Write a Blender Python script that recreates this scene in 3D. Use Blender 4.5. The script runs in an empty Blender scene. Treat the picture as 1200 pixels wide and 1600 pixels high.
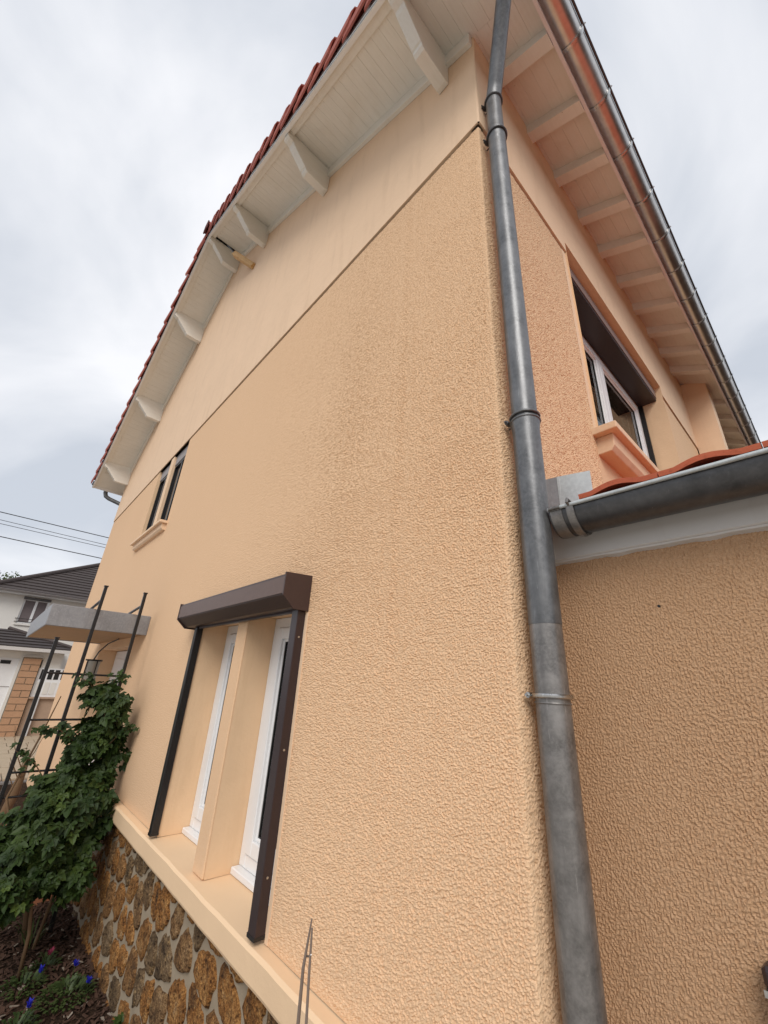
import bpy, math, random
from mathutils import Vector, Matrix
import numpy as np

S = bpy.context.scene
COL = S.collection
rnd = random.Random(7)

# ------------------------------------------------------------------ camera, sky, sun, exposure
CAM = Vector((0.715, -1.2, 0.0))
M = ((0.68024568, 0.73130109, 0.04964414),
     (0.25659332, -0.30102777, 0.91844551),
     (0.68660446, -0.61203023, -0.39241981))
cam_d = bpy.data.cameras.new('camera')
cam = bpy.data.objects.new('camera', cam_d)
COL.objects.link(cam)
cam.matrix_world = Matrix.Translation(CAM) @ Matrix(M).transposed().to_4x4()
cam_d.sensor_fit = 'HORIZONTAL'
cam_d.sensor_width = 36.0
cam_d.lens = 637.95 / 1200 * 36
cam_d.shift_x = -5.39 / 1200
cam_d.shift_y = 1.25 / 1200
cam_d.clip_start = 0.02
cam_d.clip_end = 2000
S.camera = cam

SUN_DIR = Vector((0.52, -0.55, 0.66)).normalized()      # towards the sun
world = bpy.data.worlds.new('World')
S.world = world
world.use_nodes = True
wn = world.node_tree
wn.nodes.clear()
wo = wn.nodes.new('ShaderNodeOutputWorld')
sky = wn.nodes.new('ShaderNodeTexSky')
sky.sky_type = 'NISHITA'
sky.sun_disc = False
sky.sun_elevation = math.asin(SUN_DIR.z)
sky.sun_rotation = math.atan2(SUN_DIR.x, SUN_DIR.y)
sky.air_density = 1.0
bg1 = wn.nodes.new('ShaderNodeBackground')
bg1.inputs[1].default_value = 0.10
wn.links.new(sky.outputs[0], bg1.inputs[0])
bg2 = wn.nodes.new('ShaderNodeBackground')
bg2.inputs[1].default_value = 1.0
tc = wn.nodes.new('ShaderNodeTexCoord')
sep = wn.nodes.new('ShaderNodeSeparateXYZ')
wn.links.new(tc.outputs['Generated'], sep.inputs[0])
mx = wn.nodes.new('ShaderNodeMath'); mx.operation = 'MAXIMUM'; mx.inputs[1].default_value = 0.0
wn.links.new(sep.outputs[2], mx.inputs[0])
ad = wn.nodes.new('ShaderNodeMath'); ad.operation = 'ADD'; ad.inputs[1].default_value = 0.45
wn.links.new(mx.outputs[0], ad.inputs[0])
dx = wn.nodes.new('ShaderNodeMath'); dx.operation = 'DIVIDE'
dy = wn.nodes.new('ShaderNodeMath'); dy.operation = 'DIVIDE'
wn.links.new(sep.outputs[0], dx.inputs[0]); wn.links.new(ad.outputs[0], dx.inputs[1])
wn.links.new(sep.outputs[1], dy.inputs[0]); wn.links.new(ad.outputs[0], dy.inputs[1])
cmb = wn.nodes.new('ShaderNodeCombineXYZ')
wn.links.new(dx.outputs[0], cmb.inputs[0]); wn.links.new(dy.outputs[0], cmb.inputs[1])
mp = wn.nodes.new('ShaderNodeMapping')
mp.inputs['Location'].default_value = (3.1, 1.7, 0.4)
mp.inputs['Rotation'].default_value = (0, 0, 0.5)
mp.inputs['Scale'].default_value = (1.15, 1.05, 1)
wn.links.new(cmb.outputs[0], mp.inputs[0])
n1 = wn.nodes.new('ShaderNodeTexNoise')
n1.inputs['Scale'].default_value = 1.6
n1.inputs['Detail'].default_value = 8
n1.inputs['Roughness'].default_value = 0.48
n1.inputs['Distortion'].default_value = 0.6
wn.links.new(mp.outputs[0], n1.inputs['Vector'])
cr = wn.nodes.new('ShaderNodeValToRGB')
cr.color_ramp.elements[0].position = 0.36
cr.color_ramp.elements[0].color = (0.52, 0.555, 0.615, 1)
cr.color_ramp.elements[1].position = 0.62
cr.color_ramp.elements[1].color = (0.83, 0.835, 0.86, 1)
wn.links.new(n1.outputs[0], cr.inputs[0])
wn.links.new(cr.outputs[0], bg2.inputs[0])
ms = wn.nodes.new('ShaderNodeMixShader')
ms.inputs[0].default_value = 0.93
wn.links.new(bg1.outputs[0], ms.inputs[1]); wn.links.new(bg2.outputs[0], ms.inputs[2])
wn.links.new(ms.outputs[0], wo.inputs[0])

sun_d = bpy.data.lights.new('sun', 'SUN')
sun_d.energy = 1.5
sun_d.angle = math.radians(30)
sun_d.color = (1.0, 0.965, 0.92)
sun = bpy.data.objects.new('sun', sun_d)
COL.objects.link(sun)
sun.rotation_euler = SUN_DIR.to_track_quat('Z', 'Y').to_euler()
sun.location = (0, -5, 12)
S.view_settings.view_transform = 'Standard'
S.view_settings.look = 'None'
S.view_settings.gamma = 1
S.view_settings.use_curve_mapping = False
S.view_settings.exposure = 0.32

# ------------------------------------------------------------------ helpers
def tag(o, label=None, cat=None, group=None, kind=None):
    if label: o['label'] = label
    if cat: o['category'] = cat
    if group: o['group'] = group
    if kind: o['kind'] = kind
    return o

def empty(name, loc=(0, 0, 0), label=None, cat=None, group=None, parent=None):
    o = bpy.data.objects.new(name, None)
    o.empty_display_size = 0.1
    COL.objects.link(o)
    o.location = loc
    if parent: o.parent = parent
    return tag(o, label, cat, group)

class MB:
    def __init__(s): s.v = []; s.f = []; s.smooth = False
    def add(s, vs, fs):
        n = len(s.v)
        s.v += [tuple(p) for p in vs]
        s.f += [tuple(i + n for i in f) for f in fs]
        return s
    def box(s, x0, x1, y0, y1, z0, z1):
        return s.add([(x0,y0,z0),(x1,y0,z0),(x1,y1,z0),(x0,y1,z0),(x0,y0,z1),(x1,y0,z1),(x1,y1,z1),(x0,y1,z1)],
                     [(0,3,2,1),(4,5,6,7),(0,1,5,4),(1,2,6,5),(2,3,7,6),(3,0,4,7)])
    def hexa(s, p):   # 8 points: bottom ring 4, top ring 4
        return s.add(p, [(0,3,2,1),(4,5,6,7),(0,1,5,4),(1,2,6,5),(2,3,7,6),(3,0,4,7)])
    def prism(s, poly, a, b):  # poly of 3d points offset by vectors a and b
        n = len(poly); a = Vector(a); b = Vector(b)
        vs = [Vector(p) + a for p in poly] + [Vector(p) + b for p in poly]
        fs = [tuple(range(n - 1, -1, -1)), tuple(range(n, 2 * n))]
        for i in range(n):
            j = (i + 1) % n
            fs.append((i, j, n + j, n + i))
        return s.add(vs, fs)
    def tube(s, pts, r, n=12, cap=True):
        pts = [Vector(p) for p in pts]
        rr = r if isinstance(r, (list, tuple)) else [r] * len(pts)
        rings = []
        up = None
        for i, p in enumerate(pts):
            if i == 0: t = pts[1] - p
            elif i == len(pts) - 1: t = p - pts[i - 1]
            else: t = (pts[i + 1] - p).normalized() + (p - pts[i - 1]).normalized()
            t.normalize()
            if up is None:
                up = t.orthogonal().normalized()
            else:
                up = (up - t * up.dot(t)).normalized()
            w = t.cross(up)
            rings.append([p + (up * math.cos(2*math.pi*k/n) + w * math.sin(2*math.pi*k/n)) * rr[i] for k in range(n)])
        vs = [q for r_ in rings for q in r_]
        fs = []
        for i in range(len(pts) - 1):
            for k in range(n):
                k2 = (k + 1) % n
                fs.append((i*n+k, i*n+k2, (i+1)*n+k2, (i+1)*n+k))
        if cap:
            fs.append(tuple(range(n - 1, -1, -1)))
            fs.append(tuple((len(pts)-1)*n + k for k in range(n)))
        return s.add(vs, fs)
    def mesh(s, name, mat):
        me = bpy.data.meshes.new(name)
        me.from_pydata(s.v, [], s.f)
        if mat: me.materials.append(mat)
        if s.smooth: me.polygons.foreach_set('use_smooth', [True] * len(me.polygons))
        me.update()
        return me
    def build(s, name, mat, parent=None, label=None, bevel=0.0, smooth=None, seg=1):
        if smooth is not None: s.smooth = smooth
        o = bpy.data.objects.new(name, s.mesh(name, mat))
        COL.objects.link(o)
        if parent: 
            o.parent = parent
            if parent.type == 'EMPTY' or True:
                o.matrix_parent_inverse = Matrix.Translation(-world_loc(parent))
        if label: o['label'] = label
        if bevel > 0:
            m = o.modifiers.new('bevel', 'BEVEL'); m.width = bevel; m.segments = seg
            m.limit_method = 'ANGLE'; m.angle_limit = math.radians(40)
        return o

def world_loc(o):
    # every mesh part is built in world coordinates with its origin at the world origin;
    # only a top-level Empty stands elsewhere, at the base of its thing
    return Vector(o.location) if (o.type == 'EMPTY' and not o.parent) else Vector((0, 0, 0))

def inst(name, me, parent=None, mw=None, label=None):
    o = bpy.data.objects.new(name, me)
    COL.objects.link(o)
    if parent:
        o.parent = parent
        o.matrix_parent_inverse = Matrix.Translation(-world_loc(parent))
    if mw is not None: o.matrix_basis = mw
    if label: o['label'] = label
    return o

def smooth_angle(o, deg=35):
    me = o.data
    me.polygons.foreach_set('use_smooth', [True] * len(me.polygons))
    try: me.set_sharp_from_angle(angle=math.radians(deg))
    except Exception: pass
    return o

# ------------------------------------------------------------------ materials
class NT:
    def __init__(s, name):
        s.m = bpy.data.materials.new(name); s.m.use_nodes = True
        s.t = s.m.node_tree
        s.b = s.t.nodes['Principled BSDF']
        s._pos = None
    def n(s, typ, **kw):
        x = s.t.nodes.new(typ)
        for k, v in kw.items(): setattr(x, k, v)
        return x
    def l(s, a, b): s.t.links.new(a, b)
    @property
    def pos(s):
        if not s._pos: s._pos = s.n('ShaderNodeNewGeometry').outputs['Position']
        return s._pos
    def mapv(s, scale=(1,1,1), rot=(0,0,0), src=None):
        m = s.n('ShaderNodeMapping'); m.inputs['Scale'].default_value = scale; m.inputs['Rotation'].default_value = rot
        s.l(src or s.pos, m.inputs[0]); return m.outputs[0]
    def noise(s, scale, detail=3, rough=0.5, dist=0, vec=None):
        x = s.n('ShaderNodeTexNoise'); x.inputs['Scale'].default_value = scale; x.inputs['Detail'].default_value = detail
        x.inputs['Roughness'].default_value = rough; x.inputs['Distortion'].default_value = dist
        s.l(vec or s.pos, x.inputs['Vector']); return x.outputs[0]
    def voro(s, scale, feature='F1', vec=None, out=0):
        x = s.n('ShaderNodeTexVoronoi', feature=feature); x.inputs['Scale'].default_value = scale
        s.l(vec or s.pos, x.inputs['Vector']); return x.outputs[out]
    def ramp(s, fac, stops):
        r = s.n('ShaderNodeValToRGB'); e = r.color_ramp.elements
        while len(e) < len(stops): e.new(0.5)
        for i, (p, c) in enumerate(stops):
            e[i].position = p; e[i].color = tuple(c) + (1,) if len(c) == 3 else c
        s.l(fac, r.inputs[0]); return r.outputs[0]
    def mix(s, fac, a, b, mode='MIX'):
        m = s.n('ShaderNodeMix', data_type='RGBA', blend_type=mode)
        for sock, val in ((m.inputs[0], fac), (m.inputs[6], a), (m.inputs[7], b)):
            if isinstance(val, (int, float)): sock.default_value = val
            elif isinstance(val, tuple): sock.default_value = val + (1,) if len(val) == 3 else val
            else: s.l(val, sock)
        return m.outputs[2]
    def math(s, op, a, b=0.0, c=None):
        m = s.n('ShaderNodeMath', operation=op)
        for i, val in enumerate((a, b) if c is None else (a, b, c)):
            if isinstance(val, (int, float)): m.inputs[i].default_value = val
            else: s.l(val, m.inputs[i])
        return m.outputs[0]
    def bump(s, h, strength=0.5, dist=0.01, prev=None):
        b = s.n('ShaderNodeBump'); b.inputs['Strength'].default_value = strength; b.inputs['Distance'].default_value = dist
        s.l(h, b.inputs['Height'])
        if prev: s.l(prev, b.inputs['Normal'])
        return b.outputs[0]
    def out(s, col=None, rough=None, metal=None, nrm=None, spec=None):
        for k, v in (('Base Color', col), ('Roughness', rough), ('Metallic', metal), ('Normal', nrm), ('Specular IOR Level', spec)):
            if v is None: continue
            i = s.b.inputs[k]
            if isinstance(v, (int, float)): i.default_value = v
            elif isinstance(v, tuple): i.default_value = v + (1,) if len(v) == 3 else v
            else: s.l(v, i)
        return s.m

def var(c, k): return tuple(min(1, x * k) for x in c)

def crepi(name, c, strength=0.35):
    """thick scratched render; the grains themselves are modelled, this adds pigment and fine relief"""
    t = NT(name)
    a = t.noise(125, 2.0, 0.55, 0.8)
    b = t.noise(330, 2, 0.6, 0.3)
    h = t.math('ADD', a, t.math('MULTIPLY', b, 0.4))
    big = t.noise(1.1, 4, 0.55)
    col = t.mix(big, var(c, 0.94), var(c, 1.05))
    col = t.mix(t.ramp(b, [(0.38, (0, 0, 0)), (0.62, (1, 1, 1))]), var((c[0], c[1]*0.96, c[2]*0.90), 0.84), col)
    fg = t.noise(48, 2, 0.7, 0.5)
    col = t.mix(t.ramp(fg, [(0.36, (0.8, 0.8, 0.8)), (0.55, (0, 0, 0))]), col, var((c[0], c[1]*0.96, c[2]*0.90), 0.90))
    st = t.noise(1.0, 5, 0.6, 0.0, t.mapv((7.0, 7.0, 0.6)))
    col = t.mix(t.ramp(st, [(0.5, (0, 0, 0)), (0.75, (0.35, 0.35, 0.35))]), col, var((c[0], c[1]*0.97, c[2]*0.93), 0.9))
    nb = t.bump(h, strength, 0.004)
    return t.out(col, 0.92, 0, nb, 0.2)

def paint(name, c, rough=0.6, bumpy=0.15, streak=True, spec=0.3):
    t = NT(name)
    big = t.noise(2.3, 4, 0.6)
    col = t.mix(big, var(c, 0.92), var(c, 1.05))
    if streak:
        st = t.noise(1.0, 5, 0.65, 0.2, t.mapv((9, 9, 1.1)))
        col = t.mix(t.ramp(st, [(0.52, (0, 0, 0)), (0.78, (0.5, 0.5, 0.5))]), col, var((c[0], c[1]*0.95, c[2]*0.9), 0.8))
    h = t.noise(60, 4, 0.6)
    h2 = t.noise(5, 3, 0.5)
    nb = t.bump(h, bumpy, 0.004, t.bump(h2, bumpy, 0.02))
    return t.out(col, rough, 0, nb, spec)

PEACH = (0.81, 0.553, 0.352)
m_crepi = crepi('rough_peach_render', PEACH)
m_crepi_side = crepi('rough_orange_peach_render', (0.77, 0.54, 0.35))
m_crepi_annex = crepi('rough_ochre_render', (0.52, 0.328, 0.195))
m_smooth = paint('smooth_peach_coating', (0.81, 0.578, 0.388), 0.75, 0.3)
m_smooth2 = paint('smooth_peach_coating_reveal', (0.78, 0.545, 0.34), 0.75, 0.35, True)
m_groove_shade = paint('groove_shade_brown', (0.22, 0.13, 0.07), 0.9, 0.1, False)  # brown stands in for the shadow line under the band

def wood_paint(name, c):
    t = NT(name)
    v = t.mapv((40, 3, 40))
    g = t.noise(1.5, 4, 0.6, 0.4, v)
    big = t.noise(3.0, 4, 0.6)
    col = t.mix(big, var(c, 0.88), var(c, 1.04))
    col = t.mix(t.ramp(g, [(0.45, (0, 0, 0)), (0.7, (0.35, 0.35, 0.35))]), col, var((c[0], c[1]*0.97, c[2]*0.92), 0.86))
    sp = t.voro(9.0)
    col = t.mix(t.ramp(sp, [(0.02, (0.8, 0.8, 0.8)), (0.035, (0, 0, 0))]), col, (0.25, 0.16, 0.09))
    st = t.noise(2.2, 6, 0.7, 0.5)
    col = t.mix(t.ramp(st, [(0.55, (0, 0, 0)), (0.75, (0.4, 0.4, 0.4))]), col, var((c[0], c[1]*0.94, c[2]*0.85), 0.78))
    return t.out(col, 0.45, 0, t.bump(g, 0.15, 0.003), 0.4)
m_wood = wood_paint('cream_painted_wood', (0.84, 0.80, 0.72))
m_verge = paint('white_verge_board', (0.84, 0.81, 0.77), 0.45, 0.08, False)
m_pvc = paint('white_window_plastic', (0.80, 0.80, 0.80), 0.28, 0.02, False, 0.5)
m_fascia = paint('white_fascia_paint', (0.60, 0.57, 0.54), 0.5, 0.1, True)

def raw_wood():
    t = NT('raw_pine')
    g = t.noise(3, 5, 0.6, 0.6, t.mapv((30, 3, 30)))
    return t.out(t.ramp(g, [(0.3, (0.45, 0.24, 0.08)), (0.7, (0.66, 0.42, 0.18))]), 0.6)
m_rawwood = raw_wood()

def zinc(name, c, rough, metal=1.0, mott=0.35, sc=9.0, stain=0.5, oxide=0.55):
    t = NT(name)
    a = t.noise(sc, 6, 0.65, 0.4)
    b = t.noise(sc * 9, 3, 0.6, 0.3)
    st = t.noise(1.0, 4, 0.6, 0.5, t.mapv((22, 22, 2.2)))
    k = t.ramp(a, [(0.3, (0, 0, 0)), (0.7, (1, 1, 1))])
    col = t.mix(k, var(c, 1 - mott), var(c, 1 + mott * 0.6))
    col = t.mix(t.ramp(b, [(0.4, (0, 0, 0)), (0.75, (0.5, 0.5, 0.5))]), col, var(c, 1.35))
    col = t.mix(t.ramp(st, [(0.5, (0, 0, 0)), (0.78, (stain, stain, stain))]), col, var(c, 0.5))
    ox = t.noise(1.0, 5, 0.7, 0.8, t.mapv((70, 70, 7)))
    col = t.mix(t.ramp(ox, [(0.62, (0, 0, 0)), (0.72, (oxide, oxide, oxide))]), col, var(c, 2.2))
    r = t.math('ADD', rough, t.math('MULTIPLY', t.math('SUBTRACT', a, 0.5), 0.35))
    return t.out(col, r, metal, t.bump(b, 0.06, 0.002, t.bump(a, 0.08, 0.01)), 0.5)
m_zinc_new = zinc('bright_zinc', (0.56, 0.54, 0.52), 0.34, 1.0, 0.06, 2, 0.04, 0.0)
m_zinc_pipe = zinc('grey_pipe_zinc', (0.165, 0.166, 0.168), 0.38, 0.55, 0.45, 8, 0.6)
m_zinc_old = zinc('mottled_old_zinc', (0.25, 0.235, 0.222), 0.38, 0.6, 0.5, 13, 0.6)
m_zinc_dark = zinc('dark_weathered_zinc', (0.105, 0.105, 0.108), 0.40, 0.7, 0.3, 7, 0.5)
m_zinc_pale = zinc('pale_flashing_zinc', (0.50, 0.53, 0.53), 0.5, 0.35, 0.12, 8, 0.12)
m_zinc_canopy = zinc('canopy_zinc', (0.30, 0.30, 0.31), 0.5, 0.4, 0.2, 6, 0.3)
m_galv = zinc('galvanised_steel', (0.55, 0.55, 0.54), 0.3, 1.0, 0.2, 40, 0.3)

def metal_paint(name, c, rough=0.35, spec=0.5):
    t = NT(name)
    a = t.noise(30, 4, 0.6)
    d = t.voro(60.0)
    col = t.mix(a, var(c, 0.85), var(c, 1.15))
    col = t.mix(t.ramp(d, [(0.03, (0.6, 0.6, 0.6)), (0.06, (0, 0, 0))]), col, (0.35, 0.30, 0.27))
    return t.out(col, rough, 0, None, spec)
m_brown = metal_paint('brown_shutter_aluminium', (0.050, 0.028, 0.025), 0.4)
m_brown_lid = metal_paint('brown_shutter_lid', (0.22, 0.16, 0.14), 0.4)
m_black = metal_paint('black_painted_metal', (0.012, 0.011, 0.011), 0.35)
m_darkrail = metal_paint('dark_brown_rail', (0.030, 0.017, 0.018), 0.35)

def glass():
    t = NT('window_glass')
    tr = t.n('ShaderNodeBsdfTransparent'); tr.inputs[0].default_value = (0.80, 0.84, 0.82, 1)
    gl = t.n('ShaderNodeBsdfGlossy'); gl.inputs['Roughness'].default_value = 0.02
    fr = t.n('ShaderNodeFresnel'); fr.inputs[0].default_value = 1.55
    mm = t.n('ShaderNodeMixShader')
    t.l(fr.outputs[0], mm.inputs[0]); t.l(tr.outputs[0], mm.inputs[1]); t.l(gl.outputs[0], mm.inputs[2])
    t.l(mm.outputs[0], t.t.nodes['Material Output'].inputs[0])
    return t.m
m_glass = glass()
def glass_dark():
    t = NT('dark_glass'); return t.out((0.012, 0.013, 0.016), 0.06, 0, None, 0.4)
m_glass_dark = glass_dark()
def simple(name, c, r=0.7, spec=0.3): 
    t = NT(name); a = t.noise(12, 4, 0.6)
    return t.out(t.mix(a, var(c, 0.85), var(c, 1.12)), r, 0, t.bump(a, 0.1, 0.004), spec)
m_curtain = simple('grey_blind', (0.42, 0.41, 0.38), 0.8)
m_seal = simple('black_seal', (0.02, 0.02, 0.02), 0.5)

def tile_mat(name, c1, c2, c3):
    t = NT(name)
    oi = t.n('ShaderNodeObjectInfo').outputs['Random']
    a = t.noise(14, 5, 0.65); b = t.noise(70, 3, 0.6)
    col = t.mix(a, c1, c2)
    col = t.mix(t.math('MULTIPLY', oi, 0.5), col, c3)
    col = t.mix(t.ramp(b, [(0.55, (0, 0, 0)), (0.75, (0.5, 0.5, 0.5))]), col, var(c1, 0.55))
    return t.out(col, 0.75, 0, t.bump(b, 0.3, 0.003), 0.25)
m_tile = tile_mat('dark_red_clay_tile', (0.36, 0.095, 0.068), (0.46, 0.14, 0.10), (0.28, 0.075, 0.062))
m_tile_or = tile_mat('orange_red_clay_tile', (0.50, 0.115, 0.055), (0.62, 0.17, 0.085), (0.45, 0.10, 0.06))
m_tile_dark = tile_mat('dark_slate_brown_tile', (0.060, 0.048, 0.045), (0.095, 0.075, 0.07), (0.05, 0.045, 0.045))

def stone_mat():
    t = NT('brown_millstone')
    oi = t.n('ShaderNodeObjectInfo').outputs['Random']
    a = t.noise(9, 5, 0.65, 0.5)
    c = t.ramp(a, [(0.30, (0.075, 0.038, 0.018)), (0.47, (0.38, 0.17, 0.045)), (0.62, (0.50, 0.26, 0.085)), (0.78, (0.50, 0.37, 0.22))])
    g = t.ramp(a, [(0.30, (0.07, 0.045, 0.025)), (0.55, (0.25, 0.165, 0.085)), (0.78, (0.42, 0.31, 0.19))])
    col = t.mix(t.ramp(oi, [(0.45, (0, 0, 0)), (0.85, (1, 1, 1))]), c, g)
    p = t.voro(42.0, vec=t.mapv((1, 1, 1)))
    pit = t.ramp(p, [(0.08, (0, 0, 0)), (0.40, (1, 1, 1))])
    col = t.mix(pit, t.mix(1.0, col, (0.40, 0.32, 0.26), 'MULTIPLY'), col)
    lite = t.noise(26, 4, 0.7, 0.4)
    col = t.mix(t.ramp(lite, [(0.55, (0, 0, 0)), (0.72, (0.8, 0.8, 0.8))]), col, (0.55, 0.36, 0.16))
    n3 = t.noise(120, 3, 0.7)
    col = t.mix(t.ramp(n3, [(0.40, (0, 0, 0)), (0.62, (1, 1, 1))]), t.mix(1.0, col, (0.42, 0.36, 0.32), 'MULTIPLY'), col)
    nb = t.bump(pit, 0.8, 0.008, t.bump(t.noise(35, 5, 0.7, 0.6), 1.0, 0.02))
    return t.out(col, 0.85, 0, nb, 0.3)
m_stone = stone_mat()
def mortar_mat():
    t = NT('grey_mortar')
    a = t.noise(6, 5, 0.6); b = t.noise(150, 3, 0.6)
    col = t.mix(a, (0.25, 0.20, 0.14), (0.38, 0.31, 0.225))
    return t.out(col, 0.95, 0, t.bump(b, 0.4, 0.003, t.bump(a, 0.4, 0.02)), 0.15)
m_mortar = mortar_mat()

def leaf_mat(name, c1, c2, rough=0.5):
    t = NT(name)
    oi = t.n('ShaderNodeObjectInfo').outputs['Random']
    a = t.noise(6, 3, 0.6)
    b = t.noise(25, 2, 0.5)
    k = t.math('ADD', t.math('MULTIPLY', a, 0.6), t.math('ADD', t.math('MULTIPLY', oi, 0.35), t.math('MULTIPLY', b, 0.15)))
    col = t.ramp(k, [(0.30, c1), (0.75, c2)])
    t.out(col, rough, 0, None, 0.4)
    t.b.inputs['Subsurface Weight'].default_value = 0.0
    tr = t.n('ShaderNodeBsdfTranslucent')
    t.l(col, tr.inputs[0])
    mxs = t.n('ShaderNodeMixShader'); mxs.inputs[0].default_value = 0.2
    o = t.t.nodes['Material Output']
    t.l(t.b.outputs[0], mxs.inputs[1]); t.l(tr.outputs[0], mxs.inputs[2]); t.l(mxs.outputs[0], o.inputs[0])
    return t.m
m_leaf = leaf_mat('climber_leaf', (0.014, 0.034, 0.006), (0.075, 0.12, 0.02), 0.6)
m_leaf2 = leaf_mat('ground_plant_leaf', (0.03, 0.06, 0.015), (0.10, 0.13, 0.04))
m_leaf_tree = leaf_mat('tree_leaf', (0.03, 0.06, 0.015), (0.09, 0.12, 0.03))
m_bark = simple('brown_bark', (0.16, 0.095, 0.05), 0.9)
m_cane = simple('grey_brown_cane', (0.20, 0.15, 0.12), 0.7)
m_blue = simple('blue_petal', (0.02, 0.022, 0.38), 0.6)
m_pink = simple('pink_petal', (0.35, 0.05, 0.10), 0.6)
m_terra = simple('terracotta', (0.42, 0.16, 0.08), 0.8)

def soil_mat():
    t = NT('dark_mulched_soil')
    a = t.noise(3, 5, 0.65); b = t.noise(45, 4, 0.7, 0.6)
    col = t.ramp(b, [(0.35, (0.012, 0.008, 0.006)), (0.55, (0.045, 0.026, 0.016)), (0.72, (0.12, 0.075, 0.05))])
    # paved court further along the house, road beyond
    return t.out(col, 0.95, 0, t.bump(b, 0.8, 0.02, t.bump(a, 0.5, 0.1)), 0.1)
m_soil = soil_mat()
m_bark_chip = simple('bark_chip', (0.075, 0.040, 0.026), 0.9)
m_chip_pale = simple('pale_chip', (0.28, 0.23, 0.18), 0.8)
m_pave = simple('pale_tan_paving', (0.42, 0.33, 0.23), 0.85)
m_bounce = simple('pale_bounce_concrete', (0.50, 0.47, 0.42), 0.85)  # pale so the unseen added slab throws light upward
m_paveg = simple('grey_paving', (0.26, 0.24, 0.23), 0.85)
m_white_wall = paint('white_house_render', (0.72, 0.69, 0.64), 0.85, 0.1, False)
m_tan_block = simple('tan_block', (0.46, 0.27, 0.16), 0.85)
m_tan_wall = simple('tan_wall', (0.40, 0.28, 0.20), 0.85)
m_greygreen = simple('asphalt', (0.09, 0.09, 0.09), 0.9)
m_curt2 = simple('lace_curtain', (0.17, 0.14, 0.14), 0.9)
m_white_box = simple('roller_box_grey', (0.32, 0.29, 0.28), 0.6)
m_cable = simple('black_cable', (0.03, 0.03, 0.035), 0.6)
m_dark_in = simple('dark_room', (0.03, 0.028, 0.026), 0.9)

# ------------------------------------------------------------------ ground
GZ = -1.9
def grid_mesh(name, xs, ys, zf, mat, parent=None, kind=None):
    vs = [(x, y, zf(x, y)) for y in ys for x in xs]
    nx = len(xs)
    fs = [(j*nx+i, j*nx+i+1, (j+1)*nx+i+1, (j+1)*nx+i) for j in range(len(ys)-1) for i in range(nx-1)]
    mb = MB(); mb.add(vs, fs)
    o = mb.build(name, mat, parent, smooth=True)
    if kind: tag(o, kind=kind)
    return o
def hn(x, y, s):
    return (math.sin(x*s*1.7+y*s*0.9+0.3)+math.sin(x*s*0.6-y*s*1.9+1.7)+math.sin(x*s*2.9+y*s*2.3)*0.5)/2.5
xs = [-1500, -600, -200, -80, -40, -25, -16.5] + [-10.4 + i*0.12 for i in range(0, 108)] + [5, 12, 40, 150, 600, 1500]
ys = [-1500, -500, -150, -50, -15, -6] + [-3.0 + i*0.12 for i in range(0, 30)] + [1.5, 5, 15, 50, 200, 600, 1500]
def gz(x, y):
    if -10.3 < x < 2.4 and -3 < y < 0.7: return GZ + 0.025*hn(x, y, 4) + 0.012*hn(x, y, 13)
    return GZ
g = grid_mesh('ground', xs, ys, gz, m_soil, kind='structure')

# paved court left of the garden: a sheet with separate slabs
court = MB(); court.box(-40, -10.0, -14, 14, GZ - 0.15, GZ + 0.035)
court = tag(court.build('courtyard', m_paveg), kind='structure')
sl = MB(); sl.box(-0.29, 0.29, -0.19, 0.19, 0, 0.03)
slm = sl.mesh('paving_slab', m_pave)
for i in range(13):
    for j in range(9):
        x = -10.35 - i*0.6; y = -1.75 + j*0.4 + (0.2 if i % 2 else 0)
        inst('paving_slab', slm, court, Matrix.Translation((x + rnd.uniform(-.004,.004), y, GZ + 0.037 + rnd.uniform(0, .004))))
# pale paved terrace added unseen round the viewer to bounce light to the eaves
tc_ = MB(); tc_.box(-10.0, 12, -14, -1.12, GZ-0.1, GZ+0.012); tc_.box(0.6, 12, -1.12, 0.2, GZ-0.1, GZ+0.012)
tag(tc_.build('bounce_terrace', m_bounce), kind='structure')
# the street beyond
rd = MB(); rd.box(-60, -40.05, -60, 60, GZ - 0.1, GZ + 0.01)
tag(rd.build('road', m_greygreen), kind='structure')

# ------------------------------------------------------------------ the house
LX = -9.95; RX = (LX) / 2; T = 0.56; TH = math.atan(T)
house = empty('house', (-4.975, 4.5, GZ), 'peach rendered gabled house with cream eaves and brown stone base, filling most of the view', 'house')
OV = 0.585           # gable overhang
EO = 0.42            # eaves overhang
HD = 9.5             # depth of the house
def zs(x):           # underside of the boarding
    return 4.24 - T * x if x > RX else 4.24 - T * (LX - x)

def wall_cells(mb, us, ws, holes, fn):
    """front faces of a wall over cell grid us x ws, leaving holes"""
    for i in range(len(us)-1):
        for j in range(len(ws)-1):
            cu = (us[i]+us[i+1])/2; cw = (ws[j]+ws[j+1])/2
            if any(h[0] < cu < h[1] and h[2] < cw < h[3] for h in holes): continue
            mb.add([fn(us[i], ws[j]), fn(us[i+1], ws[j]), fn(us[i+1], ws[j+1]), fn(us[i], ws[j+1])], [(0,1,2,3)])

BAND = 3.12
LW = (-2.77, -1.25, -1.0, 0.40)       # lower window opening on the gable
UW = (-6.42, -4.97, 1.85, BAND)       # upper window opening
DR = (-6.85, -5.0, GZ, 0.30)          # door opening
SW = (1.12, 3.42, 1.47, 3.25)         # side window (y range, z range)
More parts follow.
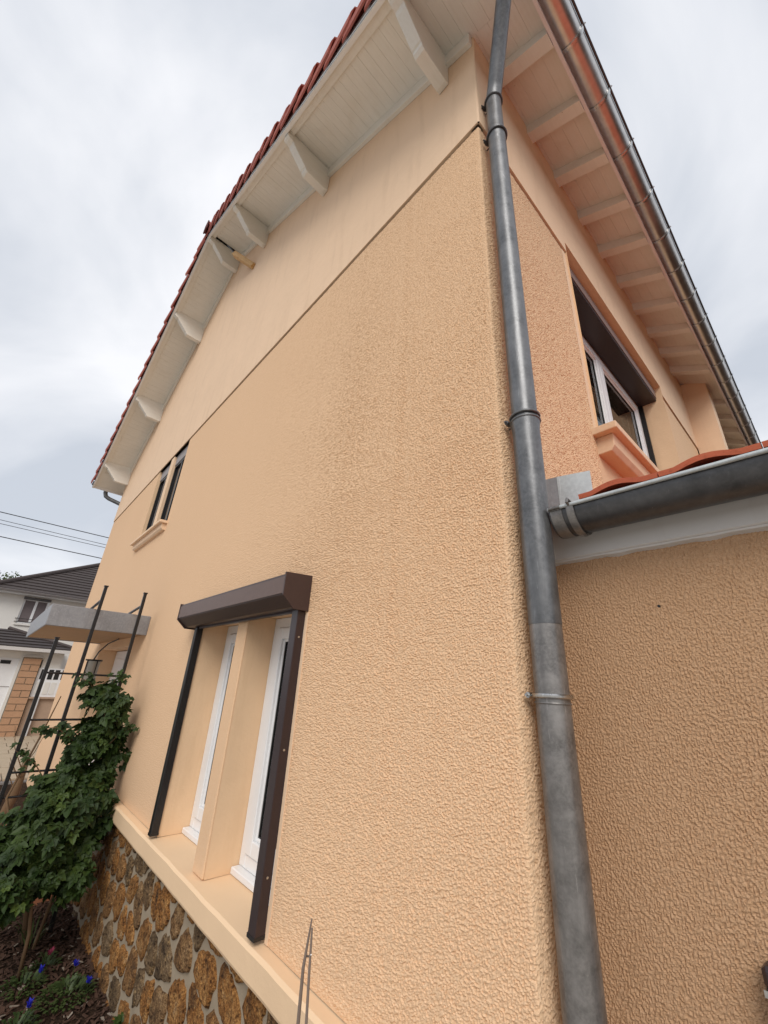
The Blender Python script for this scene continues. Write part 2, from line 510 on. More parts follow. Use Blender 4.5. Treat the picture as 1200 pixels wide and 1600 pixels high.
# rough render: the grains are real relief, finest where the wall is near
def grain_field(nx, ny, cell, period, seed, aniso=0.0, ang=0.0, width=0.45, flat=0):
    rg = np.random.default_rng(seed)
    f = np.fft.rfft2(rg.standard_normal((ny, nx)))
    ky = np.fft.fftfreq(ny, cell)[:, None]; kx = np.fft.rfftfreq(nx, cell)[None, :]
    c, s_ = math.cos(ang), math.sin(ang)
    ka = kx*c + ky*s_; kb = -kx*s_ + ky*c
    k = np.sqrt((ka*(1+aniso))**2 + kb**2)
    k0 = 1/period
    h = np.fft.irfft2(f*np.exp(-((k-k0)/(k0*width))**2), s=(ny, nx))
    h /= h.std()
    h = np.tanh(h*1.1 + 0.1)
    b = rg.standard_normal((ny//140+1, nx//140+1)); b = np.kron(b, np.ones((140, 140)))[:ny, :nx]
    kk = np.exp(-(k*0.35)**2); b = np.fft.irfft2(np.fft.rfft2(b)*kk, s=(ny, nx)); h = h*(1 + 0.06*b/b.std())
    return h
FIELD = grain_field(1400, 1400, 0.003, 0.0092, 3, 0, 0, 0.85)
FIELD_A = grain_field(700, 700, 0.003, 0.0080, 5, 0.35, math.radians(-38), 0.95)
def sample(F, u, w, cell=0.003):
    fu = (u/cell) % F.shape[1]; fw = (w/cell) % F.shape[0]
    i = np.floor(fu).astype(int); j = np.floor(fw).astype(int); a = fu-i; b = fw-j
    i2 = (i+1) % F.shape[1]; j2 = (j+1) % F.shape[0]; i %= F.shape[1]; j %= F.shape[0]
    return F[j, i]*(1-a)*(1-b)+F[j, i2]*a*(1-b)+F[j2, i]*(1-a)*b+F[j2, i2]*a*b
def fill(stops, stepfn):
    """coordinates through all stops, spaced by stepfn"""
    out = [stops[0]]
    for a_, b_ in zip(stops, stops[1:]):
        x_ = a_
        while True:
            d_ = stepfn(x_)
            if x_ + d_*1.5 >= b_: break
            x_ += d_; out.append(x_)
        out.append(b_)
    return np.array(out)
def rough_sheet(name, us, ws, posfn, holes, mat, par, F, amp, ou=0.0, step=lambda x_: 0.004):
    U, W_ = np.meshgrid(us, ws)
    du = np.array([step(x_) for x_ in us])[None, :]
    A = amp*np.clip(0.0085/np.maximum(du, 1e-4), 0.08, 1)*np.ones_like(U)
    # the coat thins out to nothing at openings
    for h in holes:
        dx_ = np.maximum(np.maximum(h[0]-U, U-h[1]), 0); dz_ = np.maximum(np.maximum(h[2]-W_, W_-h[3]), 0)
        A = A*np.clip(np.hypot(dx_, dz_)/0.015, 0, 1)
    if par is house:
        dd = np.sqrt((U-CAM.x)**2+CAM.y**2+W_**2); A = A*np.clip(2.0/dd, 0.34, 1)*1.08
    if par is house: A = A*np.clip(np.abs(U+0.008)/0.02, 0.8, 1)
    H = (sample(F, U+ou, W_)-0.1)*A
    H = H + 0.0012*np.sin(U*5.1+W_*3.3)*np.sin(W_*4.7-U*2.2)*np.clip(A/amp*2, 0, 1)
    X, Y = posfn(U, H)
    V_ = np.stack([X, Y, W_], -1).reshape(-1, 3)
    nx, ny = len(us), len(ws)
    cu = (us[1:]+us[:-1])/2; cw = (ws[1:]+ws[:-1])/2
    CU, CW = np.meshgrid(cu, cw)
    keep = np.ones_like(CU, bool)
    for h in holes: keep &= ~((CU > h[0]) & (CU < h[1]) & (CW > h[2]) & (CW < h[3]))
    J, I = np.nonzero(keep)
    q = np.stack([J*nx+I, J*nx+I+1, (J+1)*nx+I+1, (J+1)*nx+I], -1).astype(np.int32)
    me = bpy.data.meshes.new(name)
    me.vertices.add(len(V_)); me.vertices.foreach_set('co', V_.astype(np.float32).ravel())
    me.loops.add(q.size); me.loops.foreach_set('vertex_index', q.ravel())
    me.polygons.add(len(q)); me.polygons.foreach_set('loop_start', np.arange(0, q.size, 4, dtype=np.int32))
    me.polygons.foreach_set('loop_total', np.full(len(q), 4, dtype=np.int32))
    me.polygons.foreach_set('use_smooth', np.zeros(len(q), bool))
    me.update(calc_edges=True); me.validate()
    me.materials.append(mat)
    o = bpy.data.objects.new(name, me); COL.objects.link(o)
    if par: o.parent = par; o.matrix_parent_inverse = Matrix.Translation(-world_loc(par))
    return o
R_ = 0.010; AL = R_*math.pi/2
def corner_pos(U, H):
    """u runs along the gable to -R, round the corner, then along the side wall"""
    t = np.clip((U+R_)/AL, 0, 1)*math.pi/2
    ux = np.where(U < -R_, U, -R_ + R_*np.sin(t)); uy = np.where(U < -R_, 0, R_ - R_*np.cos(t))
    uy = np.where(U > -R_+AL, R_ + (U+R_-AL), uy)
    return ux + np.sin(t)*H, uy - np.cos(t)*H
cdist = lambda x_: math.hypot(x_-CAM.x, CAM.y)
gstep = lambda x_: max(0.0036, cdist(x_)**2/(430*1.2)) if x_ < -0.05 else 0.0036
us = fill(sorted([LX, DR[0], DR[1], UW[0], UW[1], LW[0], LW[1], -R_-0.001, -R_+AL*0.55]), gstep)
ws = fill([GZ, -1.0, 0.30, 0.40, 1.85, BAND], lambda z_: (0.0036 if z_ < 1.0 else 0.0048) if z_ >= -1.001 else 0.3)
wall_g = rough_sheet('gable_wall', us, ws, corner_pos, [LW, UW, DR, (-4.9, 0.1, GZ-1, -1.0)], m_crepi, house, FIELD, 0.0034, step=gstep)
OS = R_ - AL + R_      # side coordinate y = u + OS once past the arc
y2u = lambda y: y - OS
us = fill([-R_+AL*0.55, -R_+AL, y2u(SW[0]-0.06)], lambda x_: 0.0045)
ws = fill([-1.0, SW[2], BAND], lambda z_: 0.005)
wall_s = rough_sheet('side_wall', us, ws, corner_pos, [], m_crepi_side, house, FIELD, 0.0036)
mb = MB()
wall_cells(mb, [SW[0]-0.06, SW[1]+0.06, 4.93], [0.5, SW[2], BAND], [(SW[0]-0.06, SW[1]+0.06, SW[2], 9)], lambda u, w: (0, u, w))
wall_cells(mb, [5.25, HD], [0.5, BAND], [], lambda u, w: (0, u, w))
mb.build('far_side_wall', m_crepi_side, house)
# smooth margins around the side window
mb = MB()
for y0, y1 in ((SW[0]-0.06, SW[0]), (SW[1], SW[1]+0.06)):
    mb = MB()
    mb.add([(0.0, y0, SW[2]), (0.0, y1, SW[2]), (0.0, y1, BAND+0.01), (0.0, y0, BAND+0.01)], [(0,1,2,3)])
    mb.build('window_margin', m_smooth, house)
# remaining shell
mb = MB()
mb.add([(LX, 0, GZ), (LX, 0, 4.2), (LX, HD, 4.2), (LX, HD, GZ)], [(0,1,2,3)])
mb.add([(LX, HD, GZ), (LX, HD, zs(LX)), (RX, HD, zs(RX)), (0, HD, zs(0)), (0, HD, GZ)], [(0,1,2,3,4)])
mb.build('back_wall', m_crepi, house)

# groove under the smooth band: recessed strip coloured brown for contact shade, then smooth band 12 mm proud
gv = MB()
gv.add([(LX, 0.008, BAND-0.001), (UW[0], 0.008, BAND-0.001), (UW[0], 0.008, BAND+0.03), (LX, 0.008, BAND+0.03)], [(0,1,2,3)])
gv.add([(UW[1], 0.008, BAND-0.001), (-0.008, 0.008, BAND-0.001), (-0.008, 0.008, BAND+0.03), (UW[1], 0.008, BAND+0.03)], [(0,1,2,3)])
for ya, yb in ((0.008, SW[0]), (SW[1], HD)): gv.add([(-0.008, ya, BAND-0.001), (-0.008, yb, BAND-0.001), (-0.008, yb, BAND+0.03), (-0.008, ya, BAND+0.03)], [(0,1,2,3)])
gv.build('shadow_groove', m_groove_shade, house)
# smooth upper gable (pentagon with fine columns) with its underside lip
mb = MB()
B2 = BAND + 0.022; PR = -0.012
cols = [LX] + [LX + (0-LX)*i/24 for i in range(1, 24)] + [RX, 0.002]
cols = sorted(set(cols))
for i in range(len(cols)-1):
    a, b = cols[i], cols[i+1]
    mb.add([(a, PR, B2), (b, PR, B2), (b, PR, zs(b)+0.05), (a, PR, zs(a)+0.05)], [(0,1,2,3)])
    mb.add([(a, PR, B2), (a, 0.05, B2), (b, 0.05, B2), (b, PR, B2)], [(0,1,2,3)])
arc2 = [(0.002 + 0.01*math.sin(a), -0.002 - 0.01*math.cos(a)) for a in [i*math.pi/10 for i in range(6)]]
for i in range(5):
    mb.add([(arc2[i][0], arc2[i][1], B2), (arc2[i+1][0], arc2[i+1][1], B2), (arc2[i+1][0], arc2[i+1][1], 4.30), (arc2[i][0], arc2[i][1], 4.30)], [(0,1,2,3)])
wall_cells(mb, [-0.002, SW[0], SW[1], HD], [B2, SW[3], 4.30], [(SW[0], SW[1], 0, SW[3])], lambda u, w: (0.012, u, w))
for ya, yb in ((-0.002, SW[0]), (SW[1], HD)): mb.add([(0.012, ya, B2), (-0.05, ya, B2), (-0.05, yb, B2), (0.012, yb, B2)], [(0,1,2,3)])
mb.build('upper_wall_band', m_smooth, house)

# window reveals
def reveal(name, rect, depth, axis, parent, mat=m_smooth2, top=True, bottom=True, front=0.0, ztop=None):
    u0, u1, w0, w1 = rect
    if ztop: w1 = ztop
    P = (lambda u, d, w: (u, d, w)) if axis == 'y' else (lambda u, d, w: (-d, u, w))
    mb = MB(); f = front
    mb.add([P(u0, f, w0), P(u0, depth, w0), P(u0, depth, w1), P(u0, f, w1)], [(0,1,2,3)])
    mb.add([P(u1, f, w0), P(u1, f, w1), P(u1, depth, w1), P(u1, depth, w0)], [(0,1,2,3)])
    if top: mb.add([P(u0, f, w1), P(u0, depth, w1), P(u1, depth, w1), P(u1, f, w1)], [(0,1,2,3)])
    if bottom: mb.add([P(u0, f, w0), P(u1, f, w0), P(u1, depth, w0), P(u0, depth, w0)], [(0,1,2,3)])
    return mb.build(name, mat, parent)

reveal('window_reveal', LW, 0.30, 'y', house, bottom=False)
reveal('window_reveal', UW, 0.30, 'y', house, ztop=BAND+0.022)
reveal('window_reveal', SW, 0.34, 'x', house, front=-0.012)
reveal('door_reveal', DR, 0.32, 'y', house)

# ---- window joinery
def casement(x0, x1, z0, z1, yb, parent, axis='y', sashes=1, glassmat=None, sill=True, fr=0.065):
    """white frame with one or two sashes; yb = outer face depth inside the wall"""
    def P(mbx, a0, a1, d0, d1, w0, w1):
        if axis == 'y': mbx.box(a0, a1, d0, d1, w0, w1)
        else: mbx.box(-d1, -d0, a0, a1, w0, w1)
    win = MB()
    for a in ((x0, x0+fr, z0, z1), (x1-fr, x1, z0, z1), (x0+fr, x1-fr, z1-fr, z1), (x0+fr, x1-fr, z0, z0+fr)):
        P(win, a[0], a[1], yb, yb+0.07, a[2], a[3])
    w = win.build('window', m_pvc, parent, bevel=0.004)
    n = sashes; ww = (x1-x0-2*fr)/n
    for k in range(n):
        a0 = x0+fr+k*ww+0.003; a1 = a0+ww-0.006; b0 = z0+fr+0.004; b1 = z1-fr-0.004
        s = 0.07
        sh = MB()
        for a in ((a0, a0+s, b0, b1), (a1-s, a1, b0, b1), (a0+s, a1-s, b1-s, b1), (a0+s, a1-s, b0, b0+s)):
            P(sh, a[0], a[1], yb-0.012, yb+0.055, a[2], a[3])
        # stepped glazing bead
        for a in ((a0+s, a0+s+0.018, b0+s, b1-s), (a1-s-0.018, a1-s, b0+s, b1-s), (a0+s+0.018, a1-s-0.018, b1-s-0.018, b1-s), (a0+s+0.018, a1-s-0.018, b0+s, b0+s+0.018)):
            P(sh, a[0], a[1], yb+0.004, yb+0.05, a[2], a[3])
        sh.build('sash', m_pvc, w, bevel=0.004)
        q = 0.018
        sl_ = MB(); 
        for a in ((a0+s+q, a0+s+q+0.006, b0+s+q, b1-s-q), (a1-s-q-0.006, a1-s-q, b0+s+q, b1-s-q), (a0+s+q+0.006, a1-s-q-0.006, b1-s-q-0.006, b1-s-q), (a0+s+q+0.006, a1-s-q-0.006, b0+s+q, b0+s+q+0.006)):
            P(sl_, a[0], a[1], yb+0.012, yb+0.04, a[2], a[3])
        sl_.build('glazing_seal', m_seal, w)
        gl = MB(); P(gl, a0+s+q+0.005, a1-s-q-0.005, yb+0.018, yb+0.042, b0+s+q+0.005, b1-s-q-0.005)
        gl.build('pane', glassmat or m_glass, w)
    if sill:
        sb = MB(); P(sb, x0-0.0, x1, yb-0.045, yb+0.06, z0-0.035, z0-0.001)
        sb.build('bottom_rail', m_pvc, w, bevel=0.005)
        dr = MB(); P(dr, (x0+x1)/2-0.03, (x0+x1)/2, yb-0.008, yb-0.0005, z0+0.018, z0+0.034)
        dr.build('drain_cap', m_pvc, w, bevel=0.002)
    return w

# lower window: mullion pillar plus two narrow casements
MUL = (-2.11, -1.965)
mb = MB(); mb.box(MUL[0], MUL[1], 0.0, 0.29, -1.0, 0.40)
mb.build('window_mullion', m_crepi, house, bevel=0.006)
mb = MB()   # smooth sides of the mullion
mb.add([(MUL[1]+0.002, 0.012, -1.0), (MUL[1]+0.002, 0.28, -1.0), (MUL[1]+0.002, 0.28, 0.399), (MUL[1]+0.002, 0.012, 0.399)], [(0,1,2,3)])
mb.add([(MUL[0]-0.002, 0.012, -1.0), (MUL[0]-0.002, 0.012, 0.399), (MUL[0]-0.002, 0.28, 0.399), (MUL[0]-0.002, 0.28, -1.0)], [(0,1,2,3)])
mb.build('mullion_coating', m_smooth2, house)
casement(LW[0]+0.002, MUL[0]-0.004, -0.964, 0.398, 0.20, house)
casement(MUL[1]+0.004, LW[1]-0.002, -0.964, 0.398, 0.20, house)
# dark rooms and blinds behind the glass
def room(x0, x1, y0, y1, z0, z1, parent=house):
    mb = MB()
    mb.add([(x0,y1,z0),(x1,y1,z0),(x1,y1,z1),(x0,y1,z1)], [(0,1,2,3)])
    return mb.build('room_blind', m_curtain, parent)
room(LW[0], LW[1], 0, 0.31, -1.0, 0.4)

# ledge: chamfered sill course running the whole stone base
mb = MB()
N = 60
xs_ = [-4.9 + (0.03 + 4.9)*i/N for i in range(N+1)]
prof = [(0.28, -1.0), (-0.050, -1.004), (-0.062, -1.016), (-0.060, -1.10), (-0.055, -1.112), (0.06, -1.112)]
vs = []; fs = []
for i, x in enumerate(xs_):
    jit = 0.0016*hn(x, 0, 9)
    for k, (y, z) in enumerate(prof):
        vs.append((x, y + (jit if 0 < k < 5 else 0), z + (jit*0.8 if k in (1, 2, 3, 4) else 0)))
n = len(prof)
for i in range(N):
    for k in range(n-1): fs.append((i*n+k, i*n+k+1, (i+1)*n+k+1, (i+1)*n+k))
fs.append(tuple(range(n-1, -1, -1))); fs.append(tuple(N*n+k for k in range(n)))
mb.add(vs, fs)
mb.build('ledge', paint('ledge_coating', (0.82, 0.585, 0.37), 0.6, 0.18, False), house)

# roller shutter on the lower window
sh = empty('roller_shutter', (0, 0, 0), parent=house)
sh.matrix_parent_inverse = Matrix.Translation(-world_loc(house))
def part(mb, name, mat, par, **k):
    o = mb.build(name, mat, par, **k)
    o.matrix_parent_inverse = Matrix.Translation(-world_loc(house)) if par is house else Matrix.Identity(4)
    return o
def bprof(x0, x1, poly):
    m = MB(); m.prism([(x0, y, z) for y, z in poly], (0,0,0), (x1-x0,0,0)); return m
XB0, XB1 = -2.93, -1.235
part(bprof(XB0+0.012, XB1-0.006, [(-0.003,0.365),(-0.088,0.365),(-0.158,0.425),(-0.158,0.535),(-0.003,0.545)]), 'shutter_box', m_brown, sh, bevel=0.004)
part(bprof(XB0+0.010, XB1-0.010, [(-0.159,0.430),(-0.162,0.430),(-0.162,0.520),(-0.159,0.520)]), 'box_front', metal_paint('brown_shutter_front', (0.12, 0.072, 0.056), 0.45), sh)
for xa in (XB0, XB1-0.005):
    part(bprof(xa, xa+0.011, [(0.0,0.355),(-0.094,0.355),(-0.166,0.418),(-0.166,0.542),(0.0,0.552)]), 'end_plate', m_brown, sh, bevel=0.002)
for xa in (XB0, XB1-0.005):
    pass
lp = MB(); lp.box(-2.80, -1.30, -0.040, -0.016, 0.352, 0.366)
part(lp, 'shutter_slat', m_darkrail, sh)
for x0, x1 in ((-2.805, -2.755), (-1.312, -1.25)):
    r = MB(); r.box(x0, x1, -0.052, -0.002, -0.985, 0.362)
    ro = part(r, 'guide_rail', m_darkrail if x0 > -2 else m_black, sh, bevel=0.003)
    e = MB(); e.hexa([(x0-.001,-0.054,-0.986),(x1+.001,-0.054,-0.986),(x1+.001,0,-0.986),(x0-.001,0,-0.986),(x0-.001,-0.054,-0.972),(x1+.001,-0.054,-0.972),(x1+.001,0,-0.972),(x0-.001,0,-0.972)])
    part(e, 'rail_foot', m_black, sh)
for z in (0.22, -0.30, -0.78):
    s_ = MB(); s_.tube([(-1.2500, -0.028, z), (-1.2470, -0.028, z)], 0.005, 10)
    part(s_, 'rail_screw', m_galv, sh)
# thin bead of smooth coating beside the rail
bd = MB(); bd.box(-1.247, -1.222, -0.004, 0.0, -0.998, 0.35)
bd.build('rail_margin', m_smooth, house)

# upper window: mullion, dark sashes with half-lowered roller boxes
UM = (-5.78, -5.64)
mb = MB(); mb.box(UM[0], UM[1], 0.0, 0.29, 1.85, BAND+0.0)
mb.build('window_mullion', m_smooth, house, bevel=0.006)
for x0, x1 in ((UW[0], UM[0]), (UM[1], UW[1])):
    b = MB(); b.box(x0+0.003, x1-0.003, 0.035, 0.17, 2.96, BAND+0.02)
    b.build('roller_box', m_white_box, house, bevel=0.004)
    f = MB()
    f.box(x0+0.003, x0+0.035, 0.045, 0.10, 1.865, 2.958); f.box(x1-0.035, x1-0.003, 0.045, 0.10, 1.865, 2.958)
    f.box(x0+0.035, x1-0.035, 0.045, 0.10, 2.923, 2.958); f.box(x0+0.035, x1-0.035, 0.045, 0.10, 1.865, 1.90)
    w = f.build('window', m_black, house)
    p = MB(); p.box(x0+0.03, x1-0.03, 0.07, 0.085, 1.89, 2.93)
    p.build('pane', m_glass_dark, w)
    bars = MB(); bars.box((x0+x1)/2-0.02, (x0+x1)/2+0.02, 0.05, 0.069, 1.90, 2.923)
    bars.build('meeting_stile', m_black, w)
def moulded_sill(name, u0, u1, z, d, axis, parent, mat, th=0.055, lower=0.10, inset=0.05):
    """projecting slab over a smaller block with an uneven lower arris"""
    P = (lambda u, q, w: (u, -q, w)) if axis == 'y' else (lambda u, q, w: (q, u, w))
    def pr(prof, a, b, nm, par_):
        mb = MB(); n = len(prof)
        mb.add([P(a, q, w) for q, w in prof]+[P(b, q, w) for q, w in prof], [tuple(range(n)), tuple(range(2*n-1, n-1, -1))] + [((i+1) % n, i, n+i, n+(i+1) % n) for i in range(n)])
        return mb.build(nm, mat, par_, bevel=0.005, seg=2)
    sl_ = pr([(-0.2, z), (d, z-0.010), (d, z-th), (-0.01, z-th)], u0, u1, name, parent)
    z2 = z-th-0.0005
    pr([(-0.01, z2), (d-0.038, z2), (d-0.042, z2-lower*0.72), (d-0.062, z2-lower), (-0.01, z2-lower)], u0+inset, u1-inset, 'sill_block', sl_)
    return sl_
moulded_sill('window_sill', UW[0]-0.05, UW[1]+0.05, 1.862, 0.095, 'y', house, m_smooth, th=0.045, lower=0.085, inset=0.03)
room(UW[0], UW[1], 0, 0.31, 1.85, 3.12)

# side window with recessed roller box
sillmat = paint('chipped_sill_coating', (0.74, 0.53, 0.35), 0.8, 0.5, True)
moulded_sill('window_sill', SW[0]-0.10, SW[1]+0.10, 1.48, 0.135, 'x', house, sillmat, th=0.055, lower=0.11, inset=0.05)
ck = MB()   # bare concrete patch under the worn sill
ck.prism([(0.10, y, z) for y, z in ((1.22,1.33),(1.30,1.352),(1.6,1.343),(2.2,1.350),(2.2,1.315),(1.22,1.315))], (0,0,0), (0.004,0,0))
casement(SW[0]+0.002, SW[1]-0.03, 1.48, 3.10, 0.235, house, axis='x', sashes=2, sill=False, fr=0.06)
rb = MB(); rb.box(-0.228, -0.052, SW[0]+0.004, SW[1]-0.004, 3.085, 3.235)
rb.build('roller_box', m_darkrail, house, bevel=0.004)
ld = MB(); ld.box(-0.0515, -0.046, SW[0]+0.01, SW[1]-0.01, 3.115, 3.225)
ld.build('box_lid', m_brown_lid, house)
gr = MB(); gr.box(-0.232, -0.19, SW[1]-0.03, SW[1]-0.002, 1.48, 3.08); gr.build('guide_rail', m_black, house)
gr = MB(); gr.box(-0.232, -0.19, SW[0]+0.002, SW[0]+0.03, 1.48, 3.08); gr.build('guide_rail', m_black, house)
cu = MB()
for k in range(26):
    y = SW[0] + 0.02 + k*(SW[1]-SW[0]-0.04)/26; w_ = (SW[1]-SW[0]-0.04)/26
    cu.add([(-0.345, y, 1.4), (-0.345+0.025*(k % 2), y+w_, 1.4), (-0.345+0.025*(k % 2), y+w_, 3.1), (-0.345, y, 3.1)], [(0,1,2,3)])
cu.build('curtain', m_curtain, house)

# door under the canopy
dr = MB(); dr.box(DR[0]+0.01, DR[1]-0.01, 0.22, 0.28, GZ+0.2, 0.29)
door = dr.build('door', m_pvc, house, bevel=0.004)
for z0, z1 in ((-1.55,-0.95),(-0.85,-0.35),(-0.25,0.18)):
    for x0, x1 in ((-6.70,-6.0),(-5.88,-5.15)):
        p = MB(); p.box(x0, x1, 0.205, 0.219, z0, z1); p.build('door_panel', m_pvc, door, bevel=0.006)
hd = MB(); hd.tube([(-6.02,0.17,-0.75),(-5.92,0.17,-0.75)], 0.01, 8); hd.build('handle', m_galv, door)
stp = MB(); stp.box(-7.1, -4.75, -0.75, 0.0, GZ-0.05, GZ+0.18)
stp.build('door_step', m_terra, house, bevel=0.01)

# canopy
cp = MB(); cp.box(-7.0, -4.47, -0.868, 0.0, 0.395, 0.545)
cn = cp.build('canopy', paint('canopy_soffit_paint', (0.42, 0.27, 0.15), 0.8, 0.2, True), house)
cz = MB()
cz.box(-4.468, -4.45, -0.886, 0.0, 0.385, 0.588); cz.box(-7.02, -4.468, -0.886, -0.870, 0.385, 0.588)
cz.box(-7.02, -7.002, -0.870, 0.0, 0.385, 0.588); cz.box(-7.0, -4.47, -0.868, 0.0, 0.547, 0.565)
cz.build('zinc_edge', m_zinc_canopy, cn, bevel=0.005)

# ---- stone base with mortar
pl = MB()
N1 = 130; M1 = 22
vs = []
for j in range(M1+1):
    for i in range(N1+1):
        x = -4.9 + 4.88*i/N1; z = GZ-0.15 + (-1.08-GZ+0.15)*j/M1
        vs.append((x, 0.006 + 0.004*hn(x, z, 9) + 0.003*hn(x, z, 23), z))
pl.add(vs, [(j*(N1+1)+i, j*(N1+1)+i+1, (j+1)*(N1+1)+i+1, (j+1)*(N1+1)+i) for j in range(M1) for i in range(N1)])
plinth = pl.build('stone_base', m_mortar, house, smooth=True)
seeds = [(-3.675, -1.53), (-3.367, -1.306), (-3.697, -1.309), (-3.245, -1.468), (-3.035, -1.312), (-2.717, -1.269), (-2.421, -1.243), (-2.907, -1.509), (-2.6, -1.47), (-2.281, -1.432), (-2.7, -1.657), (-2.4, -1.627), (-3.063, -1.689), (-3.315, -1.72), (-3.744, -1.715), (-3.573, -1.757), (-2.929, -1.812), (-2.675, -1.83), (-3.181, -1.888), (-1.75, -1.276), (-2.039, -1.282), (-1.481, -1.275), (-1.957, -1.498), (-1.26, -1.199), (-4.028, -1.487), (-4.073, -1.257), (-3.317, -1.179), (-4.126, -1.737), (-3.867, -1.9), (-3.459, -1.88), (-3.037, -1.2), (-2.16, -1.214)]
tries = 0
while tries < 4000 and len(seeds) < 140:
    tries += 1
    p = (rnd.uniform(-5.0, 0.0), rnd.uniform(GZ-0.1, -1.1))
    md_ = rnd.choice((0.13, 0.17, 0.21, 0.27))
    if all(math.hypot(p[0]-q[0], (p[1]-q[1])) > md_ for q in seeds): seeds.append(p)
def clip(poly, a, b, c):   # keep a*x+b*y<=c
    out = []
    for i in range(len(poly)):
        p, q = poly[i], poly[(i+1) % len(poly)]
        dp = a*p[0]+b*p[1]-c; dq = a*q[0]+b*q[1]-c
        if dp <= 0: out.append(p)
        if dp*dq < 0:
            t = dp/(dp-dq); out.append((p[0]+t*(q[0]-p[0]), p[1]+t*(q[1]-p[1])))
    return out
for si, s0 in enumerate(seeds):
    poly = [(-4.9, GZ-0.14), (-0.03, GZ-0.14), (-0.03, -1.085), (-4.9, -1.085)]
    gap = rnd.uniform(0.005, 0.017)
    for sj, s1 in enumerate(seeds):
        if si == sj: continue
        dx_, dy_ = s1[0]-s0[0], s1[1]-s0[1]; d = math.hypot(dx_, dy_)
        if d > 1.0: continue
        nx, ny = dx_/d, dy_/d
        poly = clip(poly, nx, ny, nx*s0[0]+ny*s0[1]+d/2-gap)
        if len(poly) < 3: break
    if len(poly) < 3: continue
    # limit long cells and round the corners
    cx_ = sum(p[0] for p in poly)/len(poly); cy_ = sum(p[1] for p in poly)/len(poly)
    for _ in range(1):
        q = []
        for i in range(len(poly)):
            p, r = poly[i], poly[(i+1) % len(poly)]
            q += [(p[0]*.75+r[0]*.25, p[1]*.75+r[1]*.25), (p[0]*.25+r[0]*.75, p[1]*.25+r[1]*.75)]
        poly = q
    # resample by angle
    K = 24; ring = []
    for k in range(K):
        a = 2*math.pi*k/K
        ux, uy = math.cos(a), math.sin(a); best = 0.04
        for i in range(len(poly)):
            p, r = poly[i], poly[(i+1) % len(poly)]
            ex, ey = r[0]-p[0], r[1]-p[1]; den = ux*ey-uy*ex
            if abs(den) < 1e-9: continue
            t = ((p[0]-cx_)*ey-(p[1]-cy_)*ex)/den; s_ = ((p[0]-cx_)*uy-(p[1]-cy_)*ux)/den
            if t > 0 and -1e-6 <= s_ <= 1+1e-6: best = t; break
        ring.append(min(best, 0.26)*rnd.uniform(0.84, 1.05))
    hgt = rnd.uniform(0.004, 0.014); mb = MB(); vs = []
    lev = [(1.03, 0.03), (1.0, 0.006), (0.95, -hgt*0.6), (0.82, -hgt*0.9), (0.55, -hgt), (0.27, -hgt*0.98)]
    for s_, y_ in lev:
        for k in range(K):
            a = 2*math.pi*k/K
            jr = rnd.uniform(0.965, 1.03) if s_ < 1.0 else 1
            vs.append((cx_+math.cos(a)*ring[k]*s_*jr, y_ + (rnd.uniform(-0.004, 0.004) if s_ < 0.99 else 0), cy_+math.sin(a)*ring[k]*s_*jr))
    vs.append((cx_, -hgt, cy_))
    fs = []
    for L_ in range(len(lev)-1):
        for k in range(K):
            k2 = (k+1) % K; fs.append((L_*K+k, L_*K+k2, (L_+1)*K+k2, (L_+1)*K+k))
    L_ = len(lev)-1
    for k in range(K): fs.append((L_*K+k, L_*K+(k+1) % K, len(vs)-1))
    mb.add(vs, fs)
    st = mb.build('stone', m_stone, plinth, smooth=True)

# ---- roof timber: soffit boards, verge boards, wall trim, purlins, rafters
soff = empty('soffit', (0, 0, 0), parent=house); soff.matrix_parent_inverse = Matrix.Translation(-world_loc(house))
BW = 0.105
bm_ = MB(); bm_.box(0, BW-0.0022, -OV+0.035, 0.0-PR*0-0.013, 0, 0.018)
# tiny tongue in the joint
bm_.box(BW-0.0022, BW, -OV+0.035, -0.013, 0.0022, 0.018)
board_me = bm_.mesh('soffit_board', m_wood)
Lr = (0.42 - RX)/math.cos(TH)
k = 0; s_ = 0.0
while s_ + BW < Lr - 0.02:
    x = 0.42 - s_*math.cos(TH); z = 4.24 - T*0.42 + s_*math.sin(TH)
    # right slope: local x runs up the slope towards -x world
    mw = Matrix.Translation((x, rnd.uniform(-.0015,.0015), z + rnd.uniform(-.0012,.0012))) @ Matrix(((-math.cos(TH), 0, math.sin(TH), 0), (0, 1, 0, 0), (math.sin(TH), 0, math.cos(TH), 0), (0, 0, 0, 1)))
    o = inst('board', board_me, soff, mw); o.matrix_parent_inverse = Matrix.Identity(4)
    x = LX - 0.42 + s_*math.cos(TH)
    mw = Matrix.Translation((x, rnd.uniform(-.0015,.0015), z + rnd.uniform(-.0012,.0012))) @ Matrix(((math.cos(TH), 0, -math.sin(TH), 0), (0, 1, 0, 0), (math.sin(TH), 0, math.cos(TH), 0), (0, 0, 0, 1)))
    o = inst('board', board_me, soff, mw); o.matrix_parent_inverse = Matrix.Identity(4)
    s_ += BW
# right eaves boards: long, parallel to the gutter
eb = MB(); eb.box(0, BW-0.0022, -0.0125, HD+0.4, 0, 0.018); eb.box(BW-0.0022, BW, -0.0125, HD+0.4, 0.0022, 0.018)
eb_me = eb.mesh('eaves_board', m_wood)
for i in range(5):
    s_ = i*BW
    x = 0.40 - s_*math.cos(TH)
    mw = Matrix.Translation((x, 0.0, 4.24 - T*0.40 + s_*math.sin(TH))) @ Matrix(((-math.cos(TH), 0, math.sin(TH), 0), (0, 1, 0, 0), (math.sin(TH), 0, math.cos(TH), 0), (0, 0, 0, 1)))
    o = inst('board', eb_me, soff, mw); o.matrix_parent_inverse = Matrix.Identity(4)

